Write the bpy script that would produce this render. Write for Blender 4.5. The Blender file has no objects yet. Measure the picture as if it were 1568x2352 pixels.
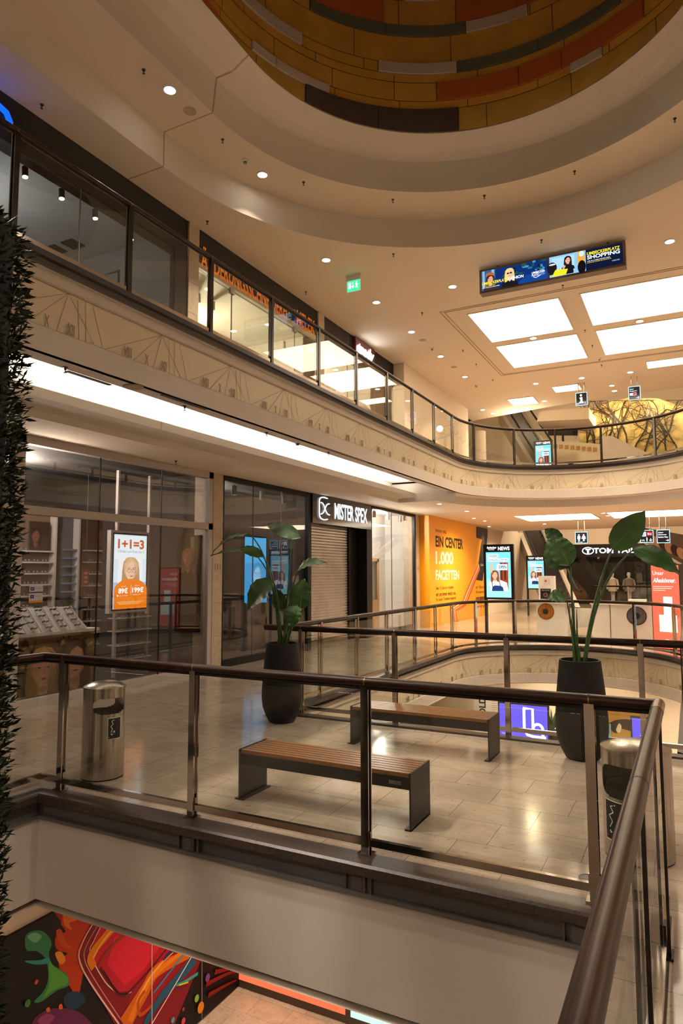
import bpy, bmesh, math, random
from mathutils import Vector, Matrix
from mathutils.geometry import tessellate_polygon
random.seed(7)
sc = bpy.context.scene
col = sc.collection
V = Vector
PI = math.pi

# ---------------------------------------------------------------- camera (24 mm lens on a portrait full frame)
KL = 5.0
EYE = V((0, 0, 1.85))
MR = [[0.8878475473253684, 0.043440262034016006, -0.45808260864471134],
      [0.4601302079604389, -0.07812447975358264, 0.8844075742470295],
      [-0.0026314312856273586, 0.9959967416099552, 0.0893508045388565]]
FPX = 1539.5869
cam_d = bpy.data.cameras.new('camera')
cam = bpy.data.objects.new('camera', cam_d); col.objects.link(cam)
m = Matrix([[MR[i][0], MR[i][1], -MR[i][2], EYE[i]] for i in range(3)] + [[0, 0, 0, 1]])
cam.matrix_world = m
cam_d.sensor_fit = 'HORIZONTAL'; cam_d.sensor_width = 36; cam_d.lens = 36 * FPX / 1568
cam_d.clip_start = 0.05; cam_d.clip_end = 300
sc.camera = cam

def ray(px, py):
    a, b, c = px - 784, -(py - 1176), FPX
    return V([r[0] * a + r[1] * b + r[2] * c for r in MR])
def oz(px, py, z):
    d = ray(px, py); return EYE + d * ((z - EYE.z) / d.z)
def ox(px, py, x):
    d = ray(px, py); return EYE + d * (x / d.x)
def oy(px, py, y):
    d = ray(px, py); return EYE + d * (y / d.y)

# ---------------------------------------------------------------- materials
MATS = {}
def newmat(name):
    m = bpy.data.materials.new(name); m.use_nodes = True
    nt = m.node_tree; nt.nodes.clear()
    out = nt.nodes.new('ShaderNodeOutputMaterial')
    return m, nt, out
def pbr(name, color, rough=0.5, metal=0.0, noise=0.0, nscale=8.0, bump=0.0, bscale=60.0, stretch=None, spec=0.5, emit=0.0):
    if name in MATS: return MATS[name]
    m, nt, out = newmat(name)
    b = nt.nodes.new('ShaderNodeBsdfPrincipled')
    b.inputs['Base Color'].default_value = (*color, 1); b.inputs['Roughness'].default_value = rough
    b.inputs['Metallic'].default_value = metal; b.inputs['Specular IOR Level'].default_value = spec
    if emit: b.inputs['Emission Color'].default_value = (*color, 1); b.inputs['Emission Strength'].default_value = emit
    nt.links.new(b.outputs[0], out.inputs[0])
    tc = nt.nodes.new('ShaderNodeTexCoord'); mp = nt.nodes.new('ShaderNodeMapping')
    nt.links.new(tc.outputs['Object'], mp.inputs[0])
    if stretch: mp.inputs['Scale'].default_value = stretch
    if noise:
        n = nt.nodes.new('ShaderNodeTexNoise'); n.inputs['Scale'].default_value = nscale; n.inputs['Detail'].default_value = 5
        nt.links.new(mp.outputs[0], n.inputs[0])
        r = nt.nodes.new('ShaderNodeMapRange'); r.inputs[3].default_value = 1 - noise; r.inputs[4].default_value = 1 + noise
        r.inputs[1].default_value = .3; r.inputs[2].default_value = .7
        nt.links.new(n.outputs[0], r.inputs[0])
        x = nt.nodes.new('ShaderNodeMix'); x.data_type = 'RGBA'; x.blend_type = 'MULTIPLY'; x.inputs[0].default_value = 1
        x.inputs[6].default_value = (*color, 1); nt.links.new(r.outputs[0], x.inputs[7]); nt.links.new(x.outputs[2], b.inputs['Base Color'])
    if bump:
        n2 = nt.nodes.new('ShaderNodeTexNoise'); n2.inputs['Scale'].default_value = bscale; n2.inputs['Detail'].default_value = 3
        nt.links.new(mp.outputs[0], n2.inputs[0])
        bp = nt.nodes.new('ShaderNodeBump'); bp.inputs['Strength'].default_value = bump; bp.inputs['Distance'].default_value = .01
        nt.links.new(n2.outputs[0], bp.inputs['Height']); nt.links.new(bp.outputs[0], b.inputs['Normal'])
    MATS[name] = m; return m
def emat(color, s=1.0):
    k = 'glow_%.3f_%.3f_%.3f_%.2f' % (*color, s)
    if k in MATS: return MATS[k]
    m, nt, out = newmat(k)
    e = nt.nodes.new('ShaderNodeEmission'); e.inputs[0].default_value = (*color, 1); e.inputs[1].default_value = s
    nt.links.new(e.outputs[0], out.inputs[0]); MATS[k] = m; return m
def dmat(color, rough=.5):
    return pbr('flat_%.3f_%.3f_%.3f' % tuple(color), color, rough, spec=.2)
def srgb(h):
    h = h.lstrip('#'); c = [int(h[i:i + 2], 16) / 255 for i in (0, 2, 4)]
    return tuple(x / 12.92 if x <= .04045 else ((x + .055) / 1.055) ** 2.4 for x in c)
def glass(name, tint=(.96, .98, .965), ior=1.45, rough=0.0):
    if name in MATS: return MATS[name]
    m, nt, out = newmat(name)
    t = nt.nodes.new('ShaderNodeBsdfTransparent'); t.inputs[0].default_value = (*tint, 1)
    g = nt.nodes.new('ShaderNodeBsdfGlossy'); g.inputs[0].default_value = (1, 1, 1, 1); g.inputs['Roughness'].default_value = rough
    f = nt.nodes.new('ShaderNodeFresnel'); ge = nt.nodes.new('ShaderNodeNewGeometry')
    mi = nt.nodes.new('ShaderNodeMix'); mi.inputs[2].default_value = ior; mi.inputs[3].default_value = 1 / ior
    nt.links.new(ge.outputs['Backfacing'], mi.inputs[0]); nt.links.new(mi.outputs[0], f.inputs[0])
    x = nt.nodes.new('ShaderNodeMixShader')
    nt.links.new(f.outputs[0], x.inputs[0]); nt.links.new(t.outputs[0], x.inputs[1]); nt.links.new(g.outputs[0], x.inputs[2])
    nt.links.new(x.outputs[0], out.inputs[0]); MATS[name] = m; return m

def tile_mat(name, c1, c2, mortar, rough):
    m, nt, out = newmat(name); N = nt.nodes.new; L = nt.links.new
    b = N('ShaderNodeBsdfPrincipled'); L(b.outputs[0], out.inputs[0])
    tc = N('ShaderNodeTexCoord'); sx = N('ShaderNodeSeparateXYZ'); L(tc.outputs['Object'], sx.inputs[0])
    def math_(op, a, bb):
        n = N('ShaderNodeMath'); n.operation = op
        for i, v in ((0, a), (1, bb)):
            if isinstance(v, (int, float)): n.inputs[i].default_value = v
            else: L(v, n.inputs[i])
        return n.outputs[0]
    RH, RW = .403, .61
    y = math_('SUBTRACT', sx.outputs[1], 4.66 - 40 * RH)
    row = math_('FLOOR', math_('DIVIDE', y, RH), 0)
    x = math_('ADD', sx.outputs[0], .70 + 40 * .2033 + 40 * RW)
    x = math_('SUBTRACT', x, math_('MULTIPLY', row, .2033))
    cx = N('ShaderNodeCombineXYZ'); L(x, cx.inputs[0]); L(y, cx.inputs[1])
    br = N('ShaderNodeTexBrick'); br.offset = 0; br.squash = 1
    br.inputs['Scale'].default_value = 1; br.inputs['Mortar Size'].default_value = .0025; br.inputs['Mortar Smooth'].default_value = .2
    br.inputs['Brick Width'].default_value = RW; br.inputs['Row Height'].default_value = RH
    br.inputs['Color1'].default_value = (*c1, 1); br.inputs['Color2'].default_value = (*c2, 1); br.inputs['Mortar'].default_value = (*mortar, 1)
    L(cx.outputs[0], br.inputs[0])
    mp = N('ShaderNodeMapping'); mp.inputs['Scale'].default_value = (1.0, 1.7, 1); L(tc.outputs['Object'], mp.inputs[0])
    n = N('ShaderNodeTexNoise'); n.inputs['Scale'].default_value = 2.2; n.inputs['Distortion'].default_value = 1.2; n.inputs['Detail'].default_value = 8; n.inputs['Roughness'].default_value = .65
    L(mp.outputs[0], n.inputs[0])
    r = N('ShaderNodeMapRange'); r.inputs[1].default_value = .3; r.inputs[2].default_value = .72; r.inputs[3].default_value = .78; r.inputs[4].default_value = 1.1
    L(n.outputs[0], r.inputs[0])
    n3 = N('ShaderNodeTexNoise'); n3.inputs['Scale'].default_value = 22; n3.inputs['Detail'].default_value = 6
    L(mp.outputs[0], n3.inputs[0])
    r3 = N('ShaderNodeMapRange'); r3.inputs[1].default_value = .60; r3.inputs[2].default_value = .72; r3.inputs[3].default_value = 1; r3.inputs[4].default_value = .55
    L(n3.outputs[0], r3.inputs[0])
    mm = math_('MULTIPLY', r.outputs[0], r3.outputs[0])
    mx = N('ShaderNodeMix'); mx.data_type = 'RGBA'; mx.blend_type = 'MULTIPLY'; mx.inputs[0].default_value = 1
    L(br.outputs[0], mx.inputs[6]); L(mm, mx.inputs[7]); L(mx.outputs[2], b.inputs['Base Color'])
    rr = N('ShaderNodeMapRange'); rr.inputs[1].default_value = .3; rr.inputs[2].default_value = .7; rr.inputs[3].default_value = rough; rr.inputs[4].default_value = rough + .09
    L(n.outputs[0], rr.inputs[0]); L(rr.outputs[0], b.inputs['Roughness'])
    bp = N('ShaderNodeBump'); bp.inputs['Strength'].default_value = .25; bp.inputs['Distance'].default_value = .003; bp.invert = True
    L(br.outputs['Fac'], bp.inputs['Height']); L(bp.outputs[0], b.inputs['Normal'])
    MATS[name] = m; return m

TILE = tile_mat('travertine_tiles', (.52, .42, .335), (.44, .355, .28), (.15, .12, .095), .07)
WHITE = pbr('white_plaster', (.78, .72, .64), .75, bump=.04, bscale=250)
CEIL = pbr('ceiling_plaster', (.80, .69, .56), .85)
FASCIA = pbr('fascia_plaster', (.66, .60, .54), .7, noise=.03, nscale=1.2)
CREAM = pbr('cream_panel', (.74, .64, .47), .45)
LINEM = pbr('engraved_line', (.40, .31, .19), .5)
CURB = pbr('brown_granite', (.050, .036, .029), .34, noise=.45, nscale=45, bump=.05, bscale=90)
DGREY = pbr('dark_grey_metal', (.055, .052, .055), .38, .6)
MGREY = pbr('grey_profile', (.16, .15, .15), .4, .5)
CHROME = pbr('polished_steel', (.52, .48, .44), .09, 1.0, noise=.05)
STEEL = pbr('brushed_steel', (.52, .47, .42), .24, 1.0, noise=.25, nscale=14, stretch=(6, 6, .15))
RAILM = pbr('bronzed_handrail', (.026, .011, .006), .34, .0, spec=.22, noise=.35, nscale=9, bump=.02, bscale=160)
BLACK = pbr('black_metal', (.006, .006, .0065), .5, spec=.25)
BLACKG = pbr('black_gloss', (.01, .01, .012), .12)
PLANTER = pbr('anthracite_planter', (.0065, .006, .0065), .6, spec=.3, bump=.12, bscale=120)
SOIL = pbr('soil', (.02, .014, .01), .95, bump=.6, bscale=60)
LEAFM = pbr('strelitzia_leaf', (.036, .10, .022), .34, noise=.35, nscale=5, stretch=(1, 1, 1))
LEAFL = pbr('strelitzia_rib', (.10, .17, .06), .4)
STEMM = pbr('strelitzia_stem', (.035, .085, .022), .4, noise=.3, nscale=20)
HEDGEM = pbr('hedge_leaf', (.010, .018, .007), .5, spec=.2, noise=.55, nscale=11)
HEDGEC = pbr('hedge_core', (.004, .005, .003), .95)
SLAT = pbr('varnished_slat', (.20, .085, .028), .32, noise=.35, nscale=12, stretch=(1.2, 14, 14))
BENCHM = pbr('bench_steel', (.040, .036, .034), .42, .5, bump=.03, bscale=300)
GLASS = glass('clear_glass'); GLASSD = glass('shop_glass', (.84, .83, .82), 1.5); GLASSU = glass('upper_shop_glass', (.93, .93, .91), 1.5)
GEDGE = pbr('glass_edge', (.25, .36, .32), .2)
STONE = pbr('beige_stone', (.52, .42, .31), .5, noise=.12, nscale=9)
YELLOW = pbr('yellow_hoarding', srgb('#f0a51c'), .45)
FRAMEW = pbr('light_grey_frame', (.50, .45, .42), .45)
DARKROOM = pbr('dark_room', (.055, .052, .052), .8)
GREYROOM = pbr('grey_room', (.30, .29, .28), .8)
WHITEM = pbr('white_laminate', (.80, .78, .74), .4)
PICM = None

# ---------------------------------------------------------------- mesh builder
class MB:
    def __init__(s): s.v = []; s.f = []; s.mi = []
    def add(s, vs, fs, mi=0):
        o = len(s.v); s.v += [tuple(v) for v in vs]
        for f in fs: s.f.append([o + i for i in f]); s.mi.append(mi)
    def box(s, x0, y0, z0, x1, y1, z1, mi=0):
        s.add([(x, y, z) for z in (z0, z1) for y in (y0, y1) for x in (x0, x1)],
              [(0, 2, 3, 1), (4, 5, 7, 6), (0, 1, 5, 4), (2, 6, 7, 3), (0, 4, 6, 2), (1, 3, 7, 5)], mi); return s
    def obox(s, o, a, b, c, mi=0):
        o, a, b, c = V(o), V(a), V(b), V(c)
        s.add([o + a * i + b * j + c * k for k in (0, 1) for j in (0, 1) for i in (0, 1)],
              [(0, 2, 3, 1), (4, 5, 7, 6), (0, 1, 5, 4), (2, 6, 7, 3), (0, 4, 6, 2), (1, 3, 7, 5)], mi); return s
    def poly(s, pts, mi=0):
        s.add(pts, [list(range(len(pts)))], mi); return s
    def cyl(s, p0, p1, r0, r1=None, n=12, mi=0, cap=True):
        p0, p1 = V(p0), V(p1); r1 = r0 if r1 is None else r1
        d = (p1 - p0).normalized(); u = d.orthogonal().normalized(); w = d.cross(u)
        vs = []
        for p, r in ((p0, r0), (p1, r1)):
            for i in range(n):
                a = 2 * PI * i / n; vs.append(p + (u * math.cos(a) + w * math.sin(a)) * r)
        fs = [(i, (i + 1) % n, n + (i + 1) % n, n + i) for i in range(n)]
        if cap: fs += [list(range(n))[::-1], list(range(n, 2 * n))]
        s.add(vs, fs, mi); return s
    def lathe(s, c, prof, n=32, mi=0, sx=1.0, sy=1.0):
        c = V(c); vs = []
        for r, z in prof:
            for i in range(n):
                a = 2 * PI * i / n; vs.append(c + V((r * math.cos(a) * sx, r * math.sin(a) * sy, z)))
        fs = []
        for k in range(len(prof) - 1):
            for i in range(n):
                j = (i + 1) % n; fs.append((k * n + i, k * n + j, (k + 1) * n + j, (k + 1) * n + i))
        fs.append(list(range(n))[::-1]); fs.append([(len(prof) - 1) * n + i for i in range(n)])
        s.add(vs, fs, mi); return s
    def tube(s, pts, rad, n=12, mi=0, closed=False):
        pts = [V(p) for p in pts]; N = len(pts)
        rs = rad if isinstance(rad, (list, tuple)) else [rad] * N
        vs = []; up = None
        for k in range(N):
            a = pts[k] - pts[k - 1] if (k > 0 or closed) else pts[1] - pts[0]
            b = pts[(k + 1) % N] - pts[k] if (k < N - 1 or closed) else a
            a = a.normalized(); b = b.normalized(); t = (a + b).normalized()
            if up is None:
                up = V((0, 0, 1)) if abs(t.z) < .9 else V((1, 0, 0))
            u = t.cross(up).normalized(); w = u.cross(t).normalized(); up = w
            cs = max(.35, t.dot(a)); dirn = (b - a)
            dn = dirn.normalized() if dirn.length > 1e-4 else None
            for i in range(n):
                an = 2 * PI * i / n; q = (u * math.cos(an) + w * math.sin(an)) * rs[k]
                if dn is not None:
                    q = q + dn * q.dot(dn) * (1 / cs - 1)
                vs.append(pts[k] + q)
        fs = []
        for k in range(N if closed else N - 1):
            k2 = (k + 1) % N
            for i in range(n):
                j = (i + 1) % n; fs.append((k * n + i, k * n + j, k2 * n + j, k2 * n + i))
        if not closed: fs += [list(range(n))[::-1], [(N - 1) * n + i for i in range(n)]]
        s.add(vs, fs, mi); return s
    def strip(s, rows, mi=0, closed=False):
        n = len(rows[0]); vs = [p for r in rows for p in r]; fs = []
        for k in range(len(rows) - 1):
            for i in range(n if closed else n - 1):
                j = (i + 1) % n; fs.append((k * n + i, k * n + j, (k + 1) * n + j, (k + 1) * n + i))
        s.add(vs, fs, mi); return s
    def build(s, name, mat, parent=None, smooth=False, **tags):
        me = bpy.data.meshes.new(name); me.from_pydata(s.v, [], s.f)
        for mm in (mat if isinstance(mat, (list, tuple)) else [mat]): me.materials.append(mm)
        if any(s.mi): me.polygons.foreach_set('material_index', s.mi)
        if smooth:
            me.polygons.foreach_set('use_smooth', [True] * len(me.polygons))
            bm = bmesh.new(); bm.from_mesh(me); bmesh.ops.recalc_face_normals(bm, faces=bm.faces)
            for e in bm.edges:
                if len(e.link_faces) == 2 and e.calc_face_angle(0) > .7: e.smooth = False
            bm.to_mesh(me); bm.free()
        me.update()
        o = bpy.data.objects.new(name, me); col.objects.link(o)
        if parent is not None:
            o.parent = parent
            pl = V(parent.location) if parent.parent is None else V((0, 0, 0))
            o.matrix_parent_inverse = Matrix.Translation(-pl)
        for k, v in tags.items(): o[k] = v
        return o
def B(*a): return MB().box(*a)
def thing(name, label, cat, loc=(0, 0, 0), group=None):
    o = bpy.data.objects.new(name, None); col.objects.link(o); o.location = loc
    o['label'] = label; o['category'] = cat
    if group: o['group'] = group
    return o
def tag(o, label, cat, group=None):
    o['label'] = label; o['category'] = cat
    if group: o['group'] = group
    return o
def struct(o): o['kind'] = 'structure'; return o
def dup(root, loc, label=None, group=None, rot=None):
    r = root.copy(); col.objects.link(r); r.location = loc
    if rot is not None: r.rotation_euler = rot
    if label: r['label'] = label
    if group: r['group'] = group
    for ch in list(root.children):
        c = ch.copy(); col.objects.link(c); c.parent = r
        for g in list(ch.children):
            d = g.copy(); col.objects.link(d); d.parent = c
    return r
ORD = 'first second third fourth fifth sixth seventh eighth ninth tenth eleventh twelfth thirteenth fourteenth fifteenth sixteenth'.split()

# ---------------------------------------------------------------- lettering and flat pictures
def text_into(mb, body, o, right, up, w, h, mi=0, bold=0.0, lift=.002, thick=0.0, shear=0.0):
    """letters fitted into a w x h box whose lower left corner is o"""
    cu = bpy.data.curves.new('letters', 'FONT'); cu.body = body; cu.size = 1; cu.offset = bold; cu.shear = shear
    cu.resolution_u = 3; cu.extrude = 0
    ob = bpy.data.objects.new('letters', cu); col.objects.link(ob)
    bpy.context.view_layer.update()
    me = bpy.data.meshes.new_from_object(ob)
    bpy.data.objects.remove(ob); bpy.data.curves.remove(cu)
    if not me.vertices: return
    xs = [v.co.x for v in me.vertices]; ys = [v.co.y for v in me.vertices]
    x0, x1, y0, y1 = min(xs), max(xs), min(ys), max(ys)
    o, right, up = V(o), V(right).normalized(), V(up).normalized(); nrm = right.cross(up)
    k = h / (y1 - y0); kx = w / (x1 - x0) if w else k
    P = [o + right * (v.co.x - x0) * kx + up * (v.co.y - y0) * k + nrm * (lift + thick) for v in me.vertices]
    F = [list(p.vertices) for p in me.polygons]
    mb.add(P, F, mi)
    if thick:
        bm = bmesh.new(); bm.from_mesh(me)
        be = [(e.verts[0].index, e.verts[1].index) for e in bm.edges if len(e.link_faces) == 1]
        bm.free()
        for a, b in be:
            mb.add([P[a], P[b], P[b] - nrm * thick, P[a] - nrm * thick], [(0, 1, 2, 3)], mi)
    bpy.data.meshes.remove(me)

class Art:
    """a flat printed or lit picture: coloured outlines laid over each other on one plane (u to the right, v up, metres)"""
    def __init__(s, o, right, up, strength=None, gap=.0008):
        s.o, s.r, s.u = V(o), V(right).normalized(), V(up).normalized(); s.n = s.r.cross(s.u)
        s.mb = MB(); s.mats = []; s.k = 0; s.st = strength; s.gap = gap; s.clip = None
    def mat(s, c):
        if isinstance(c, str): c = srgb(c)
        m = emat(c, s.st) if s.st else dmat(c)
        if m not in s.mats: s.mats.append(m)
        return s.mats.index(m)
    def pt(s, u, v, k): return s.o + s.r * u + s.u * v + s.n * (k * s.gap)
    def poly(s, c, pts):
        if s.clip:
            u0, v0, u1, v1 = s.clip
            for ax, lim, sg in ((0, u0, 1), (0, u1, -1), (1, v0, 1), (1, v1, -1)):
                out = []
                for i, b in enumerate(pts):
                    a = pts[i - 1]; da, db = (a[ax] - lim) * sg, (b[ax] - lim) * sg
                    if (da >= 0) != (db >= 0):
                        t = da / (da - db); out.append((a[0] + (b[0] - a[0]) * t, a[1] + (b[1] - a[1]) * t))
                    if db >= 0: out.append(b)
                pts = out
                if len(pts) < 3: return s
        s.k += 1; s.mb.poly([s.pt(u, v, s.k) for u, v in pts], s.mat(c)); return s
    def rect(s, c, u0, v0, u1, v1): return s.poly(c, [(u0, v0), (u1, v0), (u1, v1), (u0, v1)])
    def ell(s, c, u, v, ru, rv, n=28, a0=0, a1=2 * PI, rot=0):
        full = abs(a1 - a0 - 2 * PI) < 1e-6
        N = n if full else n + 1
        P = []
        for i in range(N):
            a = a0 + (a1 - a0) * i / n; x, y = ru * math.cos(a), rv * math.sin(a)
            P.append((u + x * math.cos(rot) - y * math.sin(rot), v + x * math.sin(rot) + y * math.cos(rot)))
        return s.poly(c, P)
    def line(s, c, pts, w):
        if s.clip: pts = [(min(max(x, s.clip[0]), s.clip[2]), min(max(y, s.clip[1]), s.clip[3])) for x, y in pts]
        s.k += 1
        w = w if isinstance(w, (list, tuple)) else [w] * len(pts)
        L = []; R = []
        for i, (x, y) in enumerate(pts):
            a = pts[max(0, i - 1)]; b = pts[min(len(pts) - 1, i + 1)]
            d = V((b[0] - a[0], b[1] - a[1])); d = d.normalized() if d.length else V((1, 0)); nx, ny = -d.y, d.x
            L.append(s.pt(x + nx * w[i] / 2, y + ny * w[i] / 2, s.k)); R.append(s.pt(x - nx * w[i] / 2, y - ny * w[i] / 2, s.k))
        s.mb.strip([L, R], s.mat(c)); return s
    def text(s, c, body, u, v, w, h, bold=0.0, shear=0.0):
        s.k += 1
        text_into(s.mb, body, s.pt(u, v, s.k), s.r, s.u, w, h, s.mat(c), bold, 0, 0, shear); return s
    def ring(s, c, u, v, ru, rv, w, n=24):
        return s.line(c, [(u + ru * math.cos(2 * PI * i / n), v + rv * math.sin(2 * PI * i / n)) for i in range(n + 1)], w)
    def portrait(s, u, v, k, hair='#c9a06a', skin='#d9a98c', shirt='#e8e4de', lip='#b3524a', glasses=None, hair2=None, shades=False):
        """a head and shoulders: face centre (u, v), face half height k"""
        hair2 = hair2 or hair
        s.poly(shirt, [(u - 1.9 * k, v - 2.9 * k), (u - 1.75 * k, v - 2.0 * k), (u - 1.0 * k, v - 1.55 * k), (u, v - 1.75 * k), (u + 1.0 * k, v - 1.55 * k), (u + 1.75 * k, v - 2.0 * k), (u + 1.9 * k, v - 2.9 * k)])
        s.poly(hair2, [(u - .55 * k, v + 1.2 * k), (u - .95 * k, v + .8 * k), (u - 1.08 * k, v), (u - 1.15 * k, v - 1.0 * k), (u - 1.05 * k, v - 1.9 * k), (u - .6 * k, v - 1.7 * k), (u, v - .6 * k), (u + .6 * k, v - 1.7 * k), (u + 1.05 * k, v - 1.9 * k), (u + 1.15 * k, v - 1.0 * k), (u + 1.08 * k, v), (u + .95 * k, v + .8 * k), (u + .55 * k, v + 1.2 * k), (u, v + 1.32 * k)])
        s.poly(skin, [(u - .36 * k, v - .6 * k), (u - .36 * k, v - 1.45 * k), (u, v - 1.85 * k), (u + .36 * k, v - 1.45 * k), (u + .36 * k, v - .6 * k)])
        s.poly(skin, [(u + .74 * k * math.cos(a) * (1 if math.sin(a) > 0 else (1 - .28 * math.sin(a) ** 2)), v + k * math.sin(a)) for a in [2 * PI * i / 30 for i in range(30)]])
        dk = tuple(x * .72 for x in (srgb(skin) if isinstance(skin, str) else skin)); hd = tuple(x * .6 for x in (srgb(hair) if isinstance(hair, str) else hair))
        s.poly(dk, [(u + .40 * k, v + .75 * k), (u + .64 * k, v + .4 * k), (u + .72 * k, v), (u + .6 * k, v - .45 * k), (u + .32 * k, v - .85 * k), (u + .1 * k, v - .98 * k), (u + .42 * k, v - .5 * k), (u + .54 * k, v + .1 * k)])
        s.poly(dk, [(u - .36 * k, v - .98 * k), (u + .3 * k, v - .95 * k), (u + .36 * k, v - 1.2 * k), (u, v - 1.32 * k), (u - .34 * k, v - 1.25 * k)])
        s.poly(hair, [(u - .84 * k, v - .5 * k), (u - .92 * k, v + .7 * k), (u - .5 * k, v + 1.2 * k), (u, v + 1.3 * k), (u + .5 * k, v + 1.2 * k), (u + .92 * k, v + .7 * k), (u + .84 * k, v - .5 * k), (u + .70 * k, v + .1 * k), (u + .52 * k, v + .62 * k), (u + .1 * k, v + .86 * k), (u - .3 * k, v + .62 * k), (u - .66 * k, v + .1 * k)])
        for i in range(7):
            e = -1 if i % 2 else 1; q = .78 + .05 * i
            s.line(hd, [(u + e * .1 * k, v + 1.25 * k), (u + e * q * .9 * k, v + .7 * k), (u + e * q * k, v - .2 * k), (u + e * (q + .04) * k, v - 1.4 * k)], .025 * k)
        for e in (-1, 1):
            s.line(hd, [(u + e * .14 * k, v + .24 * k), (u + e * .30 * k, v + .28 * k), (u + e * .46 * k, v + .22 * k)], .032 * k)
            s.ell(dk, u + e * .30 * k, v + .10 * k, .17 * k, .09 * k, 14)
            if shades:
                s.ell('#0b0b0c', u + e * .32 * k, v + .08 * k, .25 * k, .2 * k, 18)
            else:
                s.ell('#e6dcd2', u + e * .30 * k, v + .09 * k, .115 * k, .045 * k, 14); s.ell('#2c221c', u + e * .30 * k, v + .095 * k, .048 * k, .048 * k, 10); s.line('#241a16', [(u + e * .17 * k, v + .1 * k), (u + e * .30 * k, v + .145 * k), (u + e * .43 * k, v + .11 * k)], .02 * k)
            if glasses: s.ring(glasses, u + e * .32 * k, v + .05 * k, .26 * k, .23 * k, .03 * k)
        if glasses or shades: s.line(glasses or '#0b0b0c', [(u - .07 * k, v + .09 * k), (u + .07 * k, v + .09 * k)], .03 * k)
        s.poly(dk, [(u + .02 * k, v + .12 * k), (u + .12 * k, v - .22 * k), (u + .05 * k, v - .30 * k), (u - .09 * k, v - .28 * k), (u + .04 * k, v - .22 * k)])
        s.poly(lip, [(u - .22 * k, v - .52 * k), (u - .07 * k, v - .475 * k), (u, v - .49 * k), (u + .07 * k, v - .475 * k), (u + .22 * k, v - .52 * k), (u + .1 * k, v - .60 * k), (u - .1 * k, v - .60 * k)]); s.line('#6d2b28', [(u - .2 * k, v - .522 * k), (u, v - .532 * k), (u + .2 * k, v - .522 * k)], .014 * k)
        return s
    def build(s, name, parent=None, **t): return s.mb.build(name, s.mats, parent, **t)
# ---------------------------------------------------------------- the setting
def plate(name, outer, holes, z, mat, down=False, **t):
    loops = [[V((x, y, 0)) for x, y in outer]] + [[V((x, y, 0)) for x, y in h] for h in holes]
    tris = tessellate_polygon(loops)
    pts = [(p.x, p.y, z) for l in loops for p in l]
    fs = []
    for a, b, c in tris:
        A, Bv, Cc = [V(pts[i]) for i in (a, b, c)]
        up = (Bv - A).cross(Cc - A).z > 0
        fs.append((a, b, c) if up != down else (a, c, b))
    mb = MB(); mb.add(pts, fs)
    return struct(mb.build(name, mat))
def arc(cx, cy, r, a0, a1, n=40):
    return [(cx + r * math.cos(a0 + (a1 - a0) * i / n), cy + r * math.sin(a0 + (a1 - a0) * i / n)) for i in range(n + 1)]
XL, XR, YC = -5.5, .7, 17.3                       # void edge of the upper gallery
def upath(d, y0=-8): return [(XL - d, y0), (XL - d, 4), (XL - d, 12)] + arc(-2.4, YC, 3.1 + d, PI, 0) + [(XR + d, 12), (XR + d, 4), (XR + d, y0)]
def backpath(d):                                    # round-ended void beyond the bridge
    return [(-5.0 - d, 7.75 - d), (-5.0 - d, 11)] + arc(-2.55, 15.3, 2.45 + d, PI, 0) + [(-.1 + d, 11), (-.1 + d, 7.75 - d)]
def frontpath(d, y0=-8):                            # void between the camera and the bridge
    return [(-5.1 - d, y0), (-5.1 - d, 4.15 + d), (-.19 + d, 4.15 + d), (-.19 + d, y0)]
def sweep(mb, pathf, prof, mi=0, closed=False, **k):
    mb.strip([[(x, y, z) for x, y in pathf(d, **k)] for d, z in prof], mi, closed); return mb

plate('floor', [(-13, -8), (8, -8), (8, 41), (-13, 41)], [frontpath(0, -7.9), backpath(0)], 0, TILE)
plate('floor_lower', [(-13, -8), (8, -8), (8, 41), (-13, 41)], [], -4.95, TILE)
plate('ceiling_lower_level', [(-13, -8), (8, -8), (8, 41), (-13, 41)], [frontpath(-.1, -7.9), backpath(-.02)], -.93, CEIL, True)
plate('floor_upper', [(-13, -8), (8, -8), (8, 32), (-13, 32)], [upath(.02, -7.9)], 4.95, TILE)
# ceiling over the lower walkway, cut away for the lit cove and the void
hole = [(-7.17, -7.9), (-7.17, 17.3)] + [(-6.02, 17.3)] + arc(-2.4, YC, 3.62, PI, 0)[1:] + [(1.22, 17.3), (1.22, -7.9)]
plate('ceiling_middle', [(-13, -8), (8, -8), (8, 32), (-13, 32)], [hole], 3.78, CEIL, True)
s = MB()
s.strip([[(x, y, z) for x, y in arc(-2.4, YC, r, PI, 0)] for r, z in ((3.62, 3.78), (3.62, 4.0), (3.12, 4.0))])
s.strip([[(1.22, -8, 3.78), (1.22, 17.3, 3.78)], [(1.22, -8, 4.0), (1.22, 17.3, 4.0)], [(.72, -8, 4.0), (.72, 17.3, 4.0)]])
s.strip([[(-5.52, -8, 4.0), (-5.52, 17.3, 4.0)], [(-5.78, -8, 4.0), (-5.78, 17.3, 4.0)], [(-5.78, -8, 4.34), (-5.78, 17.3, 4.34)], [(-7.35, -8, 4.34), (-7.35, 17.3, 4.34)], [(-7.35, -8, 4.0), (-7.35, 17.3, 4.0)]])
s.poly([(-5.52, 17.3, 3.78), (-5.52, 17.3, 4.3), (-7.4, 17.3, 4.3), (-7.4, 17.3, 3.78)])
s.strip([[(-7.35, y, 4.0) for y in (-8, 17.3)], [(-6.70, y, 4.0) for y in (-8, 17.3)], [(-6.68, y, 4.02) for y in (-8, 17.3)], [(-6.68, y, 3.9) for y in (-8, 17.3)], [(-7.17, y, 3.88) for y in (-8, 17.3)], [(-7.17, y, 3.78) for y in (-8, 17.3)]])
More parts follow.
